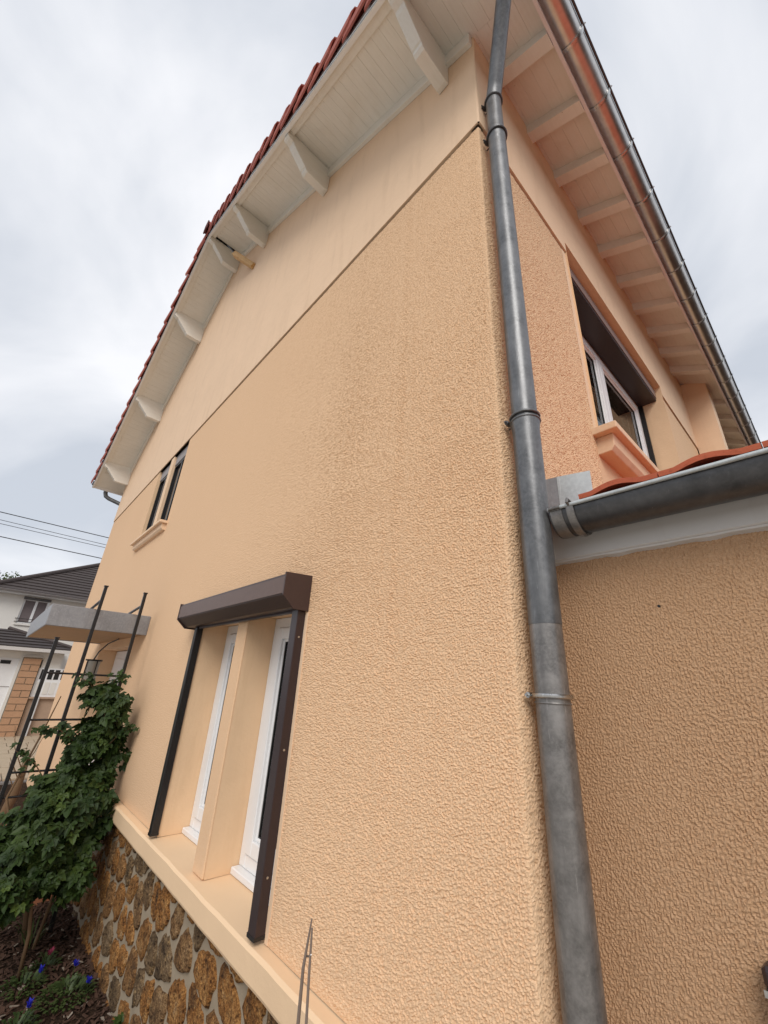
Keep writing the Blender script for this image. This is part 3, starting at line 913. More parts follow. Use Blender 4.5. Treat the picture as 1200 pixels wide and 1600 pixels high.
def slope_prism(name, mat, y0, y1, d0, d1, xa, xb, par=house, bevel=0.0):
    """bar following the slope between x=xa and xb; d0..d1 offsets from the boarding plane"""
    mb = MB()
    za, zb = zs(xa), zs(xb)
    mb.hexa([(xa,y0,za+d0),(xb,y0,zb+d0),(xb,y1,zb+d0),(xa,y1,za+d0),(xa,y0,za+d1),(xb,y0,zb+d1),(xb,y1,zb+d1),(xa,y1,za+d1)])
    return mb.build(name, mat, par, bevel=bevel)
for xa, xb in ((RX, 0.42), (LX-0.42, RX)):
    slope_prism('verge_board', m_verge, -OV, -OV+0.034, -0.07, 0.085, xa, xb)
    slope_prism('verge_batten', m_wood, -OV+0.034, -OV+0.10, -0.028, -0.001, xa, xb)
    slope_prism('verge_strip', m_zinc_pale, -OV-0.006, -OV-0.001, -0.055, -0.035, xa, xb)
for xa, xb in ((RX, -0.0), (LX, RX)):
    slope_prism('wall_trim', m_wood, -0.046, -0.014, -0.13, -0.001, xa, xb)
# purlin ends with carved profile
prof = [(-0.013, 0.0), (-0.013, -0.385), (-0.05, -0.395), (-0.27, -0.39), (-0.295, -0.37), (-0.298, -0.345), (-0.312, -0.34), (-0.462, -0.175), (-0.478, -0.145), (-0.52, -0.13), (-0.548, -0.11), (-0.548, 0.0)]
for xp in (-0.25, -1.92, -3.66, -4.975, -6.29, -8.03, -9.70):
    mb = MB(); w2 = 0.042
    top = zs(xp)
    pts = []
    za = zs(xp-w2)-0.001; zb = zs(xp+w2)-0.001
    lo = top
    A = [(xp-w2, y, (za if d == 0.0 else lo+d)) for y, d in prof]
    Bp = [(xp+w2, y, (zb if d == 0.0 else lo+d)) for y, d in prof]
    if xp == -4.975:
        A = [(p[0], p[1], p[2]-0.02) for p in A]; Bp = [(p[0], p[1], p[2]-0.02) for p in Bp]
    n = len(A)
    mb.add(A+Bp, [tuple(range(n)), tuple(range(2*n-1, n-1, -1))] + [((i+1) % n, i, n+i, n+(i+1) % n) for i in range(n)])
    mb.build('purlin', m_wood, house, bevel=0.003)
# rafters on the eaves side
rf = MB()
rf.hexa([(0.012, -0.045, zs(0.012)-0.110), (0.40, -0.045, zs(0.40)-0.085), (0.40, 0.045, zs(0.40)-0.085), (0.012, 0.045, zs(0.012)-0.110),
         (0.012, -0.045, zs(0.012)-0.001), (0.40, -0.045, zs(0.40)-0.001), (0.40, 0.045, zs(0.40)-0.001), (0.012, 0.045, zs(0.012)-0.001)])
rf_me = rf.mesh('rafter', m_wood)
y = -0.18
for yy in [0.28, 0.75, 1.20, 1.67, 2.13, 2.61, 3.09, 3.57, 4.03, 4.49] + [5.45 + 0.47*i for i in range(9)]:
    inst('rafter', rf_me, house, Matrix.Translation((0, yy, 0)))
pr = MB(); pr.box(0.05, 0.40, -0.075, -0.045, 0, 0.05)
# fascia
fa = MB(); fa.box(0.402, 0.422, -OV+0.0, HD+0.4, zs(0.42)-0.062, zs(0.42)+0.075)
fa.build('fascia', paint('pinkish_white_fascia', (0.78, 0.70, 0.66), 0.5, 0.08, True), house)
fa = MB(); fa.box(LX-0.422, LX-0.402, -OV, HD+0.4, zs(LX-0.42)-0.062, zs(LX-0.42)+0.075)
fa.build('fascia', m_verge, house)
lb = MB(); lb.hexa([(LX-0.40,-OV+0.04,zs(LX-0.40)-0.02),(LX,-OV+0.04,zs(LX)-0.02),(LX,HD,zs(LX)-0.02),(LX-0.40,HD,zs(LX-0.40)-0.02),
                    (LX-0.40,-OV+0.04,zs(LX-0.40)-0.003),(LX,-OV+0.04,zs(LX)-0.003),(LX,HD,zs(LX)-0.003),(LX-0.40,HD,zs(LX-0.40)-0.003)])
lb.build('soffit_panel', m_wood, house)

# ---- roof deck and tiles
roof = MB()
for sg in (1, -1):
    xa = 0.44 if sg == 1 else LX-0.44
    za = zs(0.44)
    p = [(RX, -OV+0.01, zs(RX)+0.03), (xa, -OV+0.01, za+0.03), (xa, HD+0.4, za+0.03), (RX, HD+0.4, zs(RX)+0.03)]
    q = [(a, b, c+0.05) for a, b, c in p]
    roof.hexa(p+q)
roof = roof.build('roof', simple('dark_roof_underlay', (0.035, 0.03, 0.03), 0.9), house)
def tile_mesh(name, width, length, verge, mat):
    """interlocking clay tile; local x down the slope, y across, z up"""
    if verge: pr = [(-0.058,-0.075),(-0.066,0.010),(-0.054,0.065),(-0.015,0.092),(0.028,0.062),(0.050,0.012),(0.075,0.0),(0.16,0.0),(0.185,0.012),(0.205,0.035),(0.23,0.045),(width+0.0,0.03)]
    else: pr = [(0.0,0.0),(width*0.35,0.0),(width*0.5,0.02),(width*0.62,0.042),(width*0.75,0.05),(width*0.9,0.035),(width,0.012)]
    th = 0.014; vs = []
    for x, dz in ((0.0, 0.0), (length*0.6, 0.046), (length, 0.085)):
        for i_, (y, z) in enumerate(pr): vs.append((x, y - (0.026*x/length if verge and i_ < 5 else 0), z+dz))
    for x, dz in ((0.0, 0.0), (length*0.6, 0.046), (length, 0.085)):
        for i, (y, z) in enumerate(pr):
            vs.append((x, y - (0.026*x/length if verge and i < 5 else 0) + (th if verge and i < 2 else 0), z+dz-th))
    n = len(pr); fs = []
    for r in range(2):
        for i in range(n-1):
            fs.append((r*n+i, (r+1)*n+i, (r+1)*n+i+1, r*n+i+1))
            o = 3*n; fs.append((o+r*n+i, o+r*n+i+1, o+(r+1)*n+i+1, o+(r+1)*n+i))
        fs.append((r*n, 3*n+r*n, 3*n+(r+1)*n, (r+1)*n)); fs.append((r*n+n-1, (r+1)*n+n-1, 3*n+(r+1)*n+n-1, 3*n+r*n+n-1))
    for i in range(n-1):
        fs.append((2*n+i, 5*n+i, 5*n+i+1, 2*n+i+1)); fs.append((i, i+1, 3*n+i+1, 3*n+i))
    mb = MB(); mb.add(vs, fs); return mb.mesh(name, mat)
tv = tile_mesh('verge_tile', 0.25, 0.40, True, m_tile)
tn = tile_mesh('roof_tile', 0.24, 0.40, False, m_tile)
CR = 0.335
nrow = int(Lr/CR)+1
DZ = 0.115
for sg in (1, -1):
    for r in range(nrow):
        s0 = r*CR - 0.04                   # distance of lower end up from the eave
        for c in range(3):
            me = tv if c == 0 else tn
            # lower end position
            for_x = (0.44 - s0*math.cos(TH)); lowz = 4.24 - T*0.44 + s0*math.sin(TH) + DZ - 0.045
            ydir = 1
            yo = -OV+0.030 if c == 0 else -OV+0.28+(c-1)*0.24
            jit = rnd.uniform(-0.006, 0.006)
            up = Vector((-math.cos(TH), 0, math.sin(TH)))
            lo_ = Vector((for_x, yo + jit, lowz)); hi_ = lo_ + up*0.40
            ex = (lo_-hi_).normalized(); ez = Vector((math.sin(TH), 0, math.cos(TH)))
            if sg == -1:
                hi_.x = LX - hi_.x; ex.x = -ex.x; ez.x = -ez.x
            if (sg == 1 and hi_.x < RX-0.02) or (sg == -1 and hi_.x > RX+0.02):
                sh_ = (RX - hi_.x) if sg == 1 else (RX - hi_.x)
                hi_ = hi_ + ex*abs(sh_)/math.cos(TH)
            ey = Vector((0, 1, 0))
            mw = Matrix(((ex.x, ey.x, ez.x, hi_.x), (ex.y, ey.y, ez.y, hi_.y), (ex.z, ey.z, ez.z, hi_.z), (0,0,0,1)))
            inst('tile', me, roof, mw)
# ridge tiles
rt = MB(); K = 10; vs = []
for yv, rr in ((0.0, 0.115), (0.38, 0.105)):
    for k in range(K+1):
        a = math.pi*(-0.08 + 1.16*k/K); vs.append((math.cos(a)*rr, yv, math.sin(a)*rr*0.95))
for yv, rr in ((0.0, 0.10), (0.38, 0.09)):
    for k in range(K+1):
        a = math.pi*(-0.08 + 1.16*k/K); vs.append((math.cos(a)*rr, yv, math.sin(a)*rr*0.95))
n = K+1; fs = []
for k in range(K):
    fs.append((k, k+1, n+k+1, n+k)); fs.append((2*n+k, 3*n+k, 3*n+k+1, 2*n+k+1)); fs.append((k, 2*n+k, 2*n+k+1, k+1))
fs += [(0, n, 3*n, 2*n), (K, 2*n+K, 3*n+K, n+K)]
rt.add(vs, fs); rt_me = rt.mesh('ridge_tile', m_tile)
for i in range(26):
    inst('ridge_tile', rt_me, roof, Matrix.Translation((RX, -OV-0.06+i*0.37, zs(RX)+0.10)))
ec = MB(); ec.box(RX-0.085, RX+0.085, -OV-0.085, -OV-0.062, zs(RX)+0.0, zs(RX)+0.20)
ec.build('ridge_end_cap', tile_mat('brown_ridge_cap', (0.10, 0.03, 0.028), (0.14, 0.045, 0.04), (0.09, 0.03, 0.03)), roof, bevel=0.02)

# ---- main gutter with brackets
def half_gutter(name, r, c, a0, a1, axis, mat, par, thick=0.003, bead=0.008, front=1, beadmat=None):
    """half-round channel: c centre (2 coords across), from a0 to a1 along axis; front = sign of the beaded side"""
    K = 16; pts = []
    for k in range(K+1):
        a = math.pi + math.pi*k/K
        pts.append((math.cos(a)*r, math.sin(a)*r))
    if front < 0: pts = [(-p[0], p[1]) for p in pts]
    inner = [(p[0]*(1-thick/r), p[1]*(1-thick/r)) for p in pts]
    mb = MB(); vs = []
    P = (lambda u, w, s: (c[0]+u, s, c[1]+w)) if axis == 'y' else (lambda u, w, s: (s, c[0]+u, c[1]+w))
    for s in (a0, a1):
        vs += [P(u, w, s) for u, w in pts]; vs += [P(u, w, s) for u, w in inner]
    n = K+1; fs = []
    for k in range(K):
        fs.append((k, k+1, 2*n+k+1, 2*n+k)); fs.append((n+k, 3*n+k, 3*n+k+1, n+k+1))
        fs.append((k, n+k, n+k+1, k+1)); fs.append((2*n+k, 2*n+k+1, 3*n+k+1, 3*n+k))
    mb.add(vs, fs)
    bx_ = pts[-1][0] 
    mb2 = MB(); mb2.tube([P(bx_+ (bead*1.1 if bx_ > 0 else -bead*1.1), 0.002, a0), P(bx_+(bead*1.1 if bx_ > 0 else -bead*1.1), 0.002, a1)], bead, 10)
    # back upstand
    b0 = pts[0]
    o = mb.build(name, mat, par)
    smooth_angle(mb2.build('bead', beadmat or mat, o), 40)
    smooth_angle(o, 40)
    return o
GC = (0.482, 4.062); GR = 0.079
gut = half_gutter('gutter', GR, GC, -OV-0.03, HD+0.4, 'y', m_zinc_new, house, beadmat=m_zinc_dark)  # dark zinc on the bead paints in its shadow line
def bracket(par, r, c, s, axis, mat, front=1, w=0.014):
    K = 14; mb = MB(); vs = []
    P = (lambda u, q, t: (c[0]+u, s+t, c[1]+q)) if axis == 'y' else (lambda u, q, t: (s+t, c[0]+u, c[1]+q))
    R1 = r+0.0012; R2 = r+0.0075
    prof = [(R1, -w), (R2, -w), (R2+0.003, 0), (R2, w), (R1, w)]
    for k in range(K+1):
        a = math.pi*1.0 + math.pi*k/K
        for rr, t in prof: vs.append(P(math.cos(a)*rr*front, math.sin(a)*rr, t))
    n = len(prof); fs = []
    for k in range(K):
        for i in range(n-1): fs.append((k*n+i, k*n+i+1, (k+1)*n+i+1, (k+1)*n+i))
    mb.add(vs, fs)
    # curl over the bead and stay strap across the top
    mb.tube([P((r+0.008)*front, 0.0, 0), P((r+0.022)*front, 0.006, 0), P((r+0.016)*front, 0.020, 0), P((r-0.004)*front, 0.016, 0)], 0.005, 6)
    return mb
ys_b = [0.0, 0.42, 0.86, 1.30, 1.78, 2.25, 2.70, 3.15, 3.60, 4.05, 4.5, 4.95, 5.4, 5.85, 6.3, 6.75, 7.2, 7.65, 8.1, 8.55, 9.0, 9.45, -0.45]
for yb in ys_b:
    o = bracket(gut, GR, GC, yb, 'y', m_zinc_new).build('gutter_bracket', m_galv, gut)
    smooth_angle(o, 50)
# front lath edge of the roof sheet above the gutter
eg = MB(); eg.box(0.44, 0.50, -OV, HD+0.4, zs(0.46)+0.075, zs(0.46)+0.081)
eg.build('drip_sheet', m_zinc_dark, house)

# left gutter and its swan neck
gl_ = half_gutter('gutter', GR, (LX-0.49, 4.105), -OV-0.02, HD+0.4, 'y', m_zinc_pipe, house, front=-1)
sw = MB(); sw.tube([(LX-0.49, -0.30, 4.05), (LX-0.49, -0.30, 3.93), (LX-0.47, -0.27, 3.84), (LX-0.40, -0.2, 3.78), (LX-0.14, 0.10, 3.62), (LX-0.07, 0.16, 3.5), (LX-0.07, 0.16, 3.2), (LX-0.07, 0.16, GZ)], 0.046, 14)
smooth_angle(sw.build('downpipe', m_zinc_pipe, house), 60)

# ---- right downpipe
PX, PY = 0.077, 0.062
def pipe(pts, r, mat, name, par, n=28, label=None):
    m = MB(); m.tube(pts, r, n); o = m.build(name, mat, par, label=label); return smooth_angle(o, 50)
dp = empty('downpipe', (0,0,0), parent=house); dp.matrix_parent_inverse = Matrix.Translation(-world_loc(house)); dp['label'] = 'long grey zinc downpipe on the near corner'
def ppart(o): o.matrix_parent_inverse = Matrix.Identity(4); return o
# swan neck up to the gutter
neck = [(PX, PY, 2.96), (PX, PY, 3.34), (PX+0.008, PY-0.006, 3.39), (PX+0.03, PY-0.02, 3.45), (0.30, -0.125, 3.80), (0.44, -0.225, 4.0), (0.49, -0.27, 4.06)]
ppart(pipe(neck[:2]+neck[2:], 0.046, m_zinc_pipe, 'swan_neck', dp))
ppart(pipe([(PX, PY, 0.965), (PX, PY, 2.90), (PX, PY, 2.97), (PX, PY, 2.985)], [0.0485, 0.0485, 0.0495, 0.052], m_zinc_pipe, 'upper_pipe', dp))
ppart(pipe([(PX, PY, 0.205), (PX, PY, 0.93), (PX, PY, 0.955), (PX, PY, 0.975)], [0.0505, 0.0505, 0.053, 0.055], m_zinc_pipe, 'middle_pipe', dp))
ppart(pipe([(PX, PY, GZ-0.05), (PX, PY, 0.206)], 0.0492, m_zinc_old, 'lower_pipe', dp, label='paler mottled lower pipe section'))
def clamp(z, r, mat, double=False):
    mb = MB(); K = 28
    for zz in ((z-0.011, z+0.011) if double else (z,)):
        mb.tube([(PX+math.cos(2*math.pi*k/K)*(r+0.004), PY+math.sin(2*math.pi*k/K)*(r+0.004), zz) for k in range(K+1)], 0.0065 if not double else 0.005, 8, cap=False)
    # ear with bolt on the wall side, stem into the wall
    a = math.radians(205)
    ex, ey = PX+math.cos(a)*(r+0.012), PY+math.sin(a)*(r+0.012)
    mb.tube([(ex-0.004, ey-0.010, z), (ex-0.004, ey+0.016, z)], 0.009, 6)
    mb.tube([(ex-0.004, ey-0.020, z), (ex-0.004, ey+0.024, z)], 0.0042, 8)
    mb.tube([(PX-r, PY+0.012, z), (-0.01, PY+0.012, z)], 0.004, 8)
    return ppart(smooth_angle(mb.build('pipe_clamp', mat, dp), 40))
clamp(3.35, 0.046, m_zinc_dark); clamp(2.97, 0.050, m_zinc_dark)
clamp(0.985, 0.050, m_zinc_pipe, True)
clamp(0.0, 0.0495, m_galv)
bdr = MB(); bdr.tube([(PX+math.cos(2*math.pi*k/28)*0.0498, PY+math.sin(2*math.pi*k/28)*0.0498, -0.019) for k in range(29)], 0.0028, 6, cap=False)
ppart(smooth_angle(bdr.build('pipe_bead', m_zinc_old, dp), 40))

# wing wall carrying the eaves further along
ww = MB(); ww.box(0.012, 0.285, 4.93, 5.25, GZ, 4.20)
ww.build('wing_wall', m_smooth, house)

# ------------------------------------------------------------------ annex
annex = empty('annex', (1.6, 1.5, GZ), 'low ochre rendered lean-to with grey zinc gutter and orange tile roof, right of the downpipe', 'annex')
AY = 0.235
mb = MB()
mb.add([(0.80, AY, GZ), (3.6, AY, GZ), (3.6, AY, 0.62), (0.80, AY, 0.62)], [(0,1,2,3)])
mb.add([(0.0, AY, GZ), (0.80, AY, GZ), (0.80, AY, -0.95), (0.0, AY, -0.95)], [(0,1,2,3)])
mb.add([(3.6, AY, GZ), (3.6, 3.0, GZ), (3.6, 3.0, 1.2), (3.6, AY, 0.62)], [(0,1,2,3)])
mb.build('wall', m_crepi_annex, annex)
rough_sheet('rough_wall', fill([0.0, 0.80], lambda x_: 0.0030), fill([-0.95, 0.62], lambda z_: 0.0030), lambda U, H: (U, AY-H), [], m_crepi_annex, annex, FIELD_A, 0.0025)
hl = MB(); hl.tube([(0.355, AY-0.0012, 0.265), (0.355, AY+0.03, 0.265)], 0.0042, 10)
hl.build('drill_hole', m_seal, annex)
fb = MB(); fb.box(0.012, 3.7, AY-0.026, AY-0.002, 0.452, 0.60)
fb.build('fascia', m_fascia, annex, bevel=0.004)
# lumpy bead of filler under the fascia
fl = MB(); vs = []; fs = []; NN = 160
for i in range(NN+1):
    x = 0.012 + 2.2*i/NN
    d = 0.006 + 0.004*abs(hn(x, 0, 22)); 
    vs += [(x, AY-0.020, 0.4515), (x, AY-0.018, 0.4515-d*0.8), (x, AY+0.002, 0.4515-d*1.6)]
for i in range(NN):
    for k in range(2): fs.append((i*3+k, i*3+k+1, i*3+k+4, i*3+k+3))
fl.add(vs, fs); fl.build('filler_bead', m_fascia, annex)
AC = (0.132, 0.580); AR = 0.074
ag = half_gutter('gutter', AR, AC, 0.133, 3.7, 'x', m_zinc_dark, annex, front=-1, bead=0.0065, beadmat=m_zinc_pale)
endc = MB(); K = 16
ring = [(0.131, AC[0]+math.cos(math.pi+math.pi*k/K)*(AR+0.002), AC[1]+math.sin(math.pi+math.pi*k/K)*(AR+0.002)) for k in range(K+1)]
endc.prism(ring, (0,0,0), (0.006,0,0))
endc.build('end_cap', m_zinc_dark, ag)
ov = half_gutter('gutter_sleeve', AR+0.003, AC, 0.137, 0.176, 'x', m_zinc_old, ag, front=-1, bead=0.007)
for xb in (0.205, 1.0, 1.6, 2.2, 2.8):
    o = bracket(ag, AR, AC, xb, 'x', m_zinc_old, front=-1, w=0.012).build('gutter_bracket', m_zinc_old, ag); smooth_angle(o, 50)
# roof deck and tiles, low pitch
AP = math.radians(13)
ar = MB(); 
zr = lambda y: 0.603 + (y-0.10)*math.tan(AP)
ar.hexa([(0.012,0.125,zr(0.125)-0.03),(3.7,0.125,zr(0.125)-0.03),(3.7,3.4,zr(3.4)-0.03),(0.012,3.4,zr(3.4)-0.03),
         (0.012,0.125,zr(0.125)-0.005),(3.7,0.125,zr(0.125)-0.005),(3.7,3.4,zr(3.4)-0.005),(0.012,3.4,zr(3.4)-0.005)])
aroof = ar.build('roof', m_tile_or, annex)
def wave_tile(width, length):
    pr = []
    for i in range(13):
        t = i/12; y = t*width
        h = 0.002 + 0.015*(max(0, math.sin((t-0.18)/0.62*math.pi)) if 0.18 < t < 0.80 else 0)
        pr.append((y, h))
    th = 0.016; vs = []
    for yy, dz in ((0, 0.016), (length, 0)):
        vs += [(x, yy, z+dz) for x, z in pr] + [(x, yy, z+dz-th) for x, z in pr]
    n = len(pr); fs = []
    for i in range(n-1):
        fs += [(i, i+1, 2*n+i+1, 2*n+i), (n+i, 3*n+i, 3*n+i+1, n+i+1), (i, n+i, n+i+1, i+1), (2*n+i, 2*n+i+1, 3*n+i+1, 3*n+i)]
    fs += [(0, 2*n, 3*n, n), (n-1, 2*n-1, 4*n-1, 3*n-1)]
    m = MB(); m.add(vs, fs); return m.mesh('annex_tile', m_tile_or)
at = wave_tile(0.232, 0.42)
for c in range(15):
    for r in range(9):
        x = 0.225 + c*0.235; yy = 0.092 + r*0.36
        inst('tile', at, aroof, Matrix.Translation((x, yy, zr(yy)+0.005+rnd.uniform(0,.003))) @ Matrix.Rotation(AP, 4, 'X') @ Matrix.Rotation(rnd.uniform(-.01,.01), 4, 'Z'))
# zinc flashing folded against the house wall
fz = MB()
fz.hexa([(0.018,0.205,0.565),(0.105,0.218,0.565),(0.105,0.221,0.565),(0.018,0.208,0.565),(0.018,0.205,0.790),(0.105,0.218,0.787),(0.105,0.221,0.787),(0.018,0.208,0.790)])
fz.build('flashing', m_zinc_canopy, annex)  # darker zinc on the strip nearest the wall
fz = MB()
fz.hexa([(0.105,0.216,0.570),(0.222,0.232,0.590),(0.222,0.235,0.590),(0.105,0.219,0.570),(0.105,0.216,0.787),(0.224,0.232,0.778),(0.224,0.235,0.778),(0.105,0.219,0.787)])
fz.build('flashing', m_zinc_pale, annex, label='pale sheet of zinc flashing')
# brown shutter rail at the right edge
gr = MB(); gr.box(0.415, 0.47, AY-0.05, AY-0.001, GZ+0.3, -0.545); gr.build('guide_rail', m_darkrail, annex, bevel=0.003)
gr = MB(); gr.box(0.412, 0.50, AY-0.045, AY-0.001, -0.54, -0.50); gr.build('rail_head', m_darkrail, annex, bevel=0.008)
gr = MB(); gr.box(0.411, 0.425, AY-0.052, AY-0.001, -0.548, -0.536); gr.build('rail_clip', m_galv, annex)
gr = MB(); gr.box(0.47, 1.5, AY-0.03, AY-0.004, GZ+0.3, -0.56); gr.build('shutter_panel', m_brown, annex)

# ------------------------------------------------------------------ batten under the ridge
bt = MB()
p0 = Vector((-4.32, -0.24, 6.18)); p1 = Vector((-3.95, -0.016, 5.75))
d_ = (p1-p0).normalized(); s1 = d_.cross(Vector((0,0,1))).normalized()*0.042; s2 = d_.cross(s1).normalized()*0.040
bt.hexa([p0-s1-s2, p0+s1-s2, p0+s1+s2, p0-s1+s2, p1-s1-s2, p1+s1-s2, p1+s1+s2, p1-s1+s2])
b_ = bt.build('wooden_batten', m_rawwood, None, bevel=0.004)
tag(b_, 'bare pine batten sticking out slanted under the roof ridge', 'batten')
rdv = MB(); rdv.tube([p0 - d_*0.28 + Vector((0,0,0.09)), p0 + d_*0.03], 0.010, 8)
rd_ = rdv.build('iron_rod', m_black, b_)

# ------------------------------------------------------------------ lantern by the door
lan = empty('hanging_lantern', (-5.9, -0.18, 0.05), 'small cylindrical lantern hanging from a thin curved hook beneath the grey canopy', 'lantern')
m = MB()
cx_, cy_, cz_ = -5.9, -0.18, 0.13
m.tube([(cx_+math.cos(2*math.pi*k/16)*0.085, cy_+math.sin(2*math.pi*k/16)*0.085, cz_) for k in range(17)], 0.010, 6, cap=False)
m.build('ring', m_black, lan)
m = MB(); m.tube([(cx_, cy_, cz_-0.01), (cx_, cy_, cz_-0.30)], 0.072, 16)
smooth_angle(m.build('glass_cylinder', simple('frosted_glass', (0.42, 0.40, 0.34), 0.3, 0.6), lan), 50)
m = MB()
for k in range(4): 
    a = k*math.pi/2+0.4; m.tube([(cx_+math.cos(a)*0.078, cy_+math.sin(a)*0.078, cz_), (cx_+math.cos(a)*0.078, cy_+math.sin(a)*0.078, cz_-0.31)], 0.006, 6)
m.build('frame', m_black, lan)
m = MB(); m.tube([(cx_-0.05, cy_, cz_+0.01), (cx_+0.15, cy_, cz_+0.10), (cx_+0.3, cy_+0.05, cz_+0.20), (cx_+0.55, cy_+0.1, 0.38)], 0.008, 6)
m.build('hook', m_black, lan)

# ------------------------------------------------------------------ trellis
TX = -4.12
tr = empty('trellis', (TX, -0.5, GZ), 'black metal ladder trellis standing in front of the grey door canopy', 'trellis')
YP = [(-0.785, 0.255), (-0.545, 0.77), (-0.19, 0.765)]
for i, (y, zt) in enumerate(YP):
    m = MB(); m.box(TX-0.014, TX+0.014, y-0.014, y+0.014, GZ-0.05, zt); m.build('post', m_black, tr, bevel=0.003)
    m = MB(); m.box(TX-0.018, TX+0.018, y-0.018, y+0.018, zt, zt+0.012); m.build('post_cap', m_black, tr)
for z in (-0.03, -0.40, -0.78, -0.95, -1.3, -1.6):
    if z != -0.95:
        m = MB(); m.tube([(TX, YP[1][0]+0.012, z), (TX, YP[2][0]-0.012, z)], 0.009, 8); m.build('rung', m_black, tr)
    m = MB(); m.tube([(TX, YP[0][0]+0.012, z), (TX, YP[1][0]-0.012, z)], 0.008, 8); m.build('rung', m_black, tr)
m = MB(); m.box(0,0,0,0,0,0)
for (y, z0) in ((YP[1][0], 0.64), (YP[2][0], 0.64)):
    m = MB(); m.tube([(TX-0.01, y, z0), (TX-0.10, y, z0-0.005), (TX-0.55, y, 0.60), (TX-0.60, y, 0.585)], 0.013, 8); m.build('brace', m_black if y < -0.4 else m_zinc_dark, tr)

# ------------------------------------------------------------------ climbing plant
cl = empty('climbing_plant', (-3.9, -0.4, GZ), 'dark green leafy climber growing up the black trellis beside the stone base', 'climber')
def leaf_geo(scale=1.0, rng=rnd):
    """five-finger compound leaf, each leaflet a folded pointed blade"""
    vs = []; fs = []
    for ang, ln in ((0, 1.0), (0.75, 0.85), (-0.75, 0.85), (1.5, 0.6), (-1.5, 0.6)):
        ln *= 0.062*scale*rng.uniform(0.85, 1.15); w = ln*0.30
        c, s = math.cos(ang), math.sin(ang)
        dr_ = rng.uniform(-0.35, 0.05)
        def P(u, v, h): return (u*c - v*s, u*s + v*c, h)
        n = len(vs)
        vs += [P(0.004, 0, 0), P(ln*0.42, w, 0.006+dr_*ln*0.2), P(ln*0.45, 0, -0.004+dr_*ln*0.3), P(ln*0.42, -w, 0.006+dr_*ln*0.2), P(ln, 0, dr_*ln), P(ln*0.75, w*0.62, dr_*ln*0.55), P(ln*0.75, -w*0.62, dr_*ln*0.55)]
        fs += [(n, n+2, n+1), (n, n+3, n+2), (n+2, n+5, n+1), (n+2, n+4, n+5), (n+2, n+3, n+6), (n+2, n+6, n+4)]
    return vs, fs
leafs = []
for k in range(5):
    v, f = leaf_geo(1.0 + 0.12*k); mb = MB(); mb.add(v, f); leafs.append((mb.mesh('leaf', m_leaf), np.array(v), f))
blobs = [(-4.00,-0.32,-0.24,0.13),(-4.00,-0.24,-0.36,0.18),(-4.00,-0.24,-0.54,0.19),(-4.00,-0.27,-0.71,0.19),(-3.90,-0.33,-0.88,0.20),(-3.80,-0.30,-1.04,0.23),(-3.80,-0.41,-1.11,0.25),(-3.70,-0.52,-1.14,0.20),(-3.70,-0.36,-1.26,0.16),(-3.55,-0.55,-1.27,0.19),(-3.50,-0.28,-1.38,0.11),(-3.75,-0.72,-1.12,0.13),(-3.35,-0.66,-1.33,0.11),(-4.0,-0.42,-1.05,0.24),(-4.0,-0.42,-1.28,0.27)]
cand = []
for (bx_, by_, bz_, br) in blobs:
    for _ in range(int(620*(br/0.2)**2)):
        u = Vector((rnd.gauss(0,1), rnd.gauss(0,1), rnd.gauss(0,1))).normalized()
        rr = br*(rnd.random()**0.5)*rnd.uniform(0.7, 1.35)
        p = Vector((bx_, by_, bz_)) + Vector((u.x*rr, u.y*rr, u.z*rr*1.05))
        if p.y > -0.03 or p.z < GZ+0.1: continue
        gap_ = math.sin(p.x*17+p.z*9)+math.sin(p.y*21-p.z*13+1)+math.sin(p.z*19+p.x*5)
        if gap_ < -0.45: continue
        # leaf normal leans outward / up, tip hangs down
        nrm = (u*0.5 + Vector((0.35, -0.4, 0.7)) + Vector((rnd.gauss(0,.6), rnd.gauss(0,.6), rnd.gauss(0,.5)))).normalized()
        down = Vector((u.x*0.5+0.25, u.y*0.5-0.25, -0.8+rnd.gauss(0,.3))) + Vector((rnd.gauss(0,.4), rnd.gauss(0,.4), 0))
        ex = (down - nrm*down.dot(nrm)).normalized(); ey = nrm.cross(ex)
        sc = rnd.uniform(0.55, 1.3)
        cand.append((p, ex, ey, nrm, sc, rnd.randrange(5)))
# straggling shoots at the edges
shoots = [((-4.0,-0.35,-0.25), (-3.95,-0.55,-0.05)), ((-4.05,-0.3,-0.2), (-4.0,-0.22,-0.02)), ((-4.0,-0.45,-0.55), (-4.0,-0.72,-0.45)), ((-4.0,-0.5,-0.9), (-4.1,-0.80,-0.62)), ((-3.9,-0.2,-0.6), (-3.8,-0.08,-0.45))]
stems = MB()
for a, b in shoots:
    a = Vector(a); b = Vector(b); mid = (a+b)/2 + Vector((0.02, 0, 0.05))
    stems.tube([a, mid, b], [0.006, 0.004, 0.002], 5)
    for k in range(22):
        t = k/21; p = (a*(1-t)+b*t) + Vector((rnd.gauss(0,.03), rnd.gauss(0,.03), rnd.gauss(0,.03)+0.05*math.sin(t*3.14)))
        nrm = Vector((0.4+rnd.gauss(0,.3), -0.5+rnd.gauss(0,.3), 0.7)).normalized()
        down = Vector((rnd.gauss(0,.5), rnd.gauss(0,.5), -0.5)); ex = (down - nrm*down.dot(nrm)).normalized()
        cand.append((p, ex, nrm.cross(ex), nrm, rnd.uniform(0.5, 0.9), rnd.randrange(5)))
cand.sort(key=lambda c: (c[0]-CAM).length - 0.0)
step = max(1, len(cand)//3//300)
chosen = set(range(0, 300*step, step))
V = []; F = []; off = 0
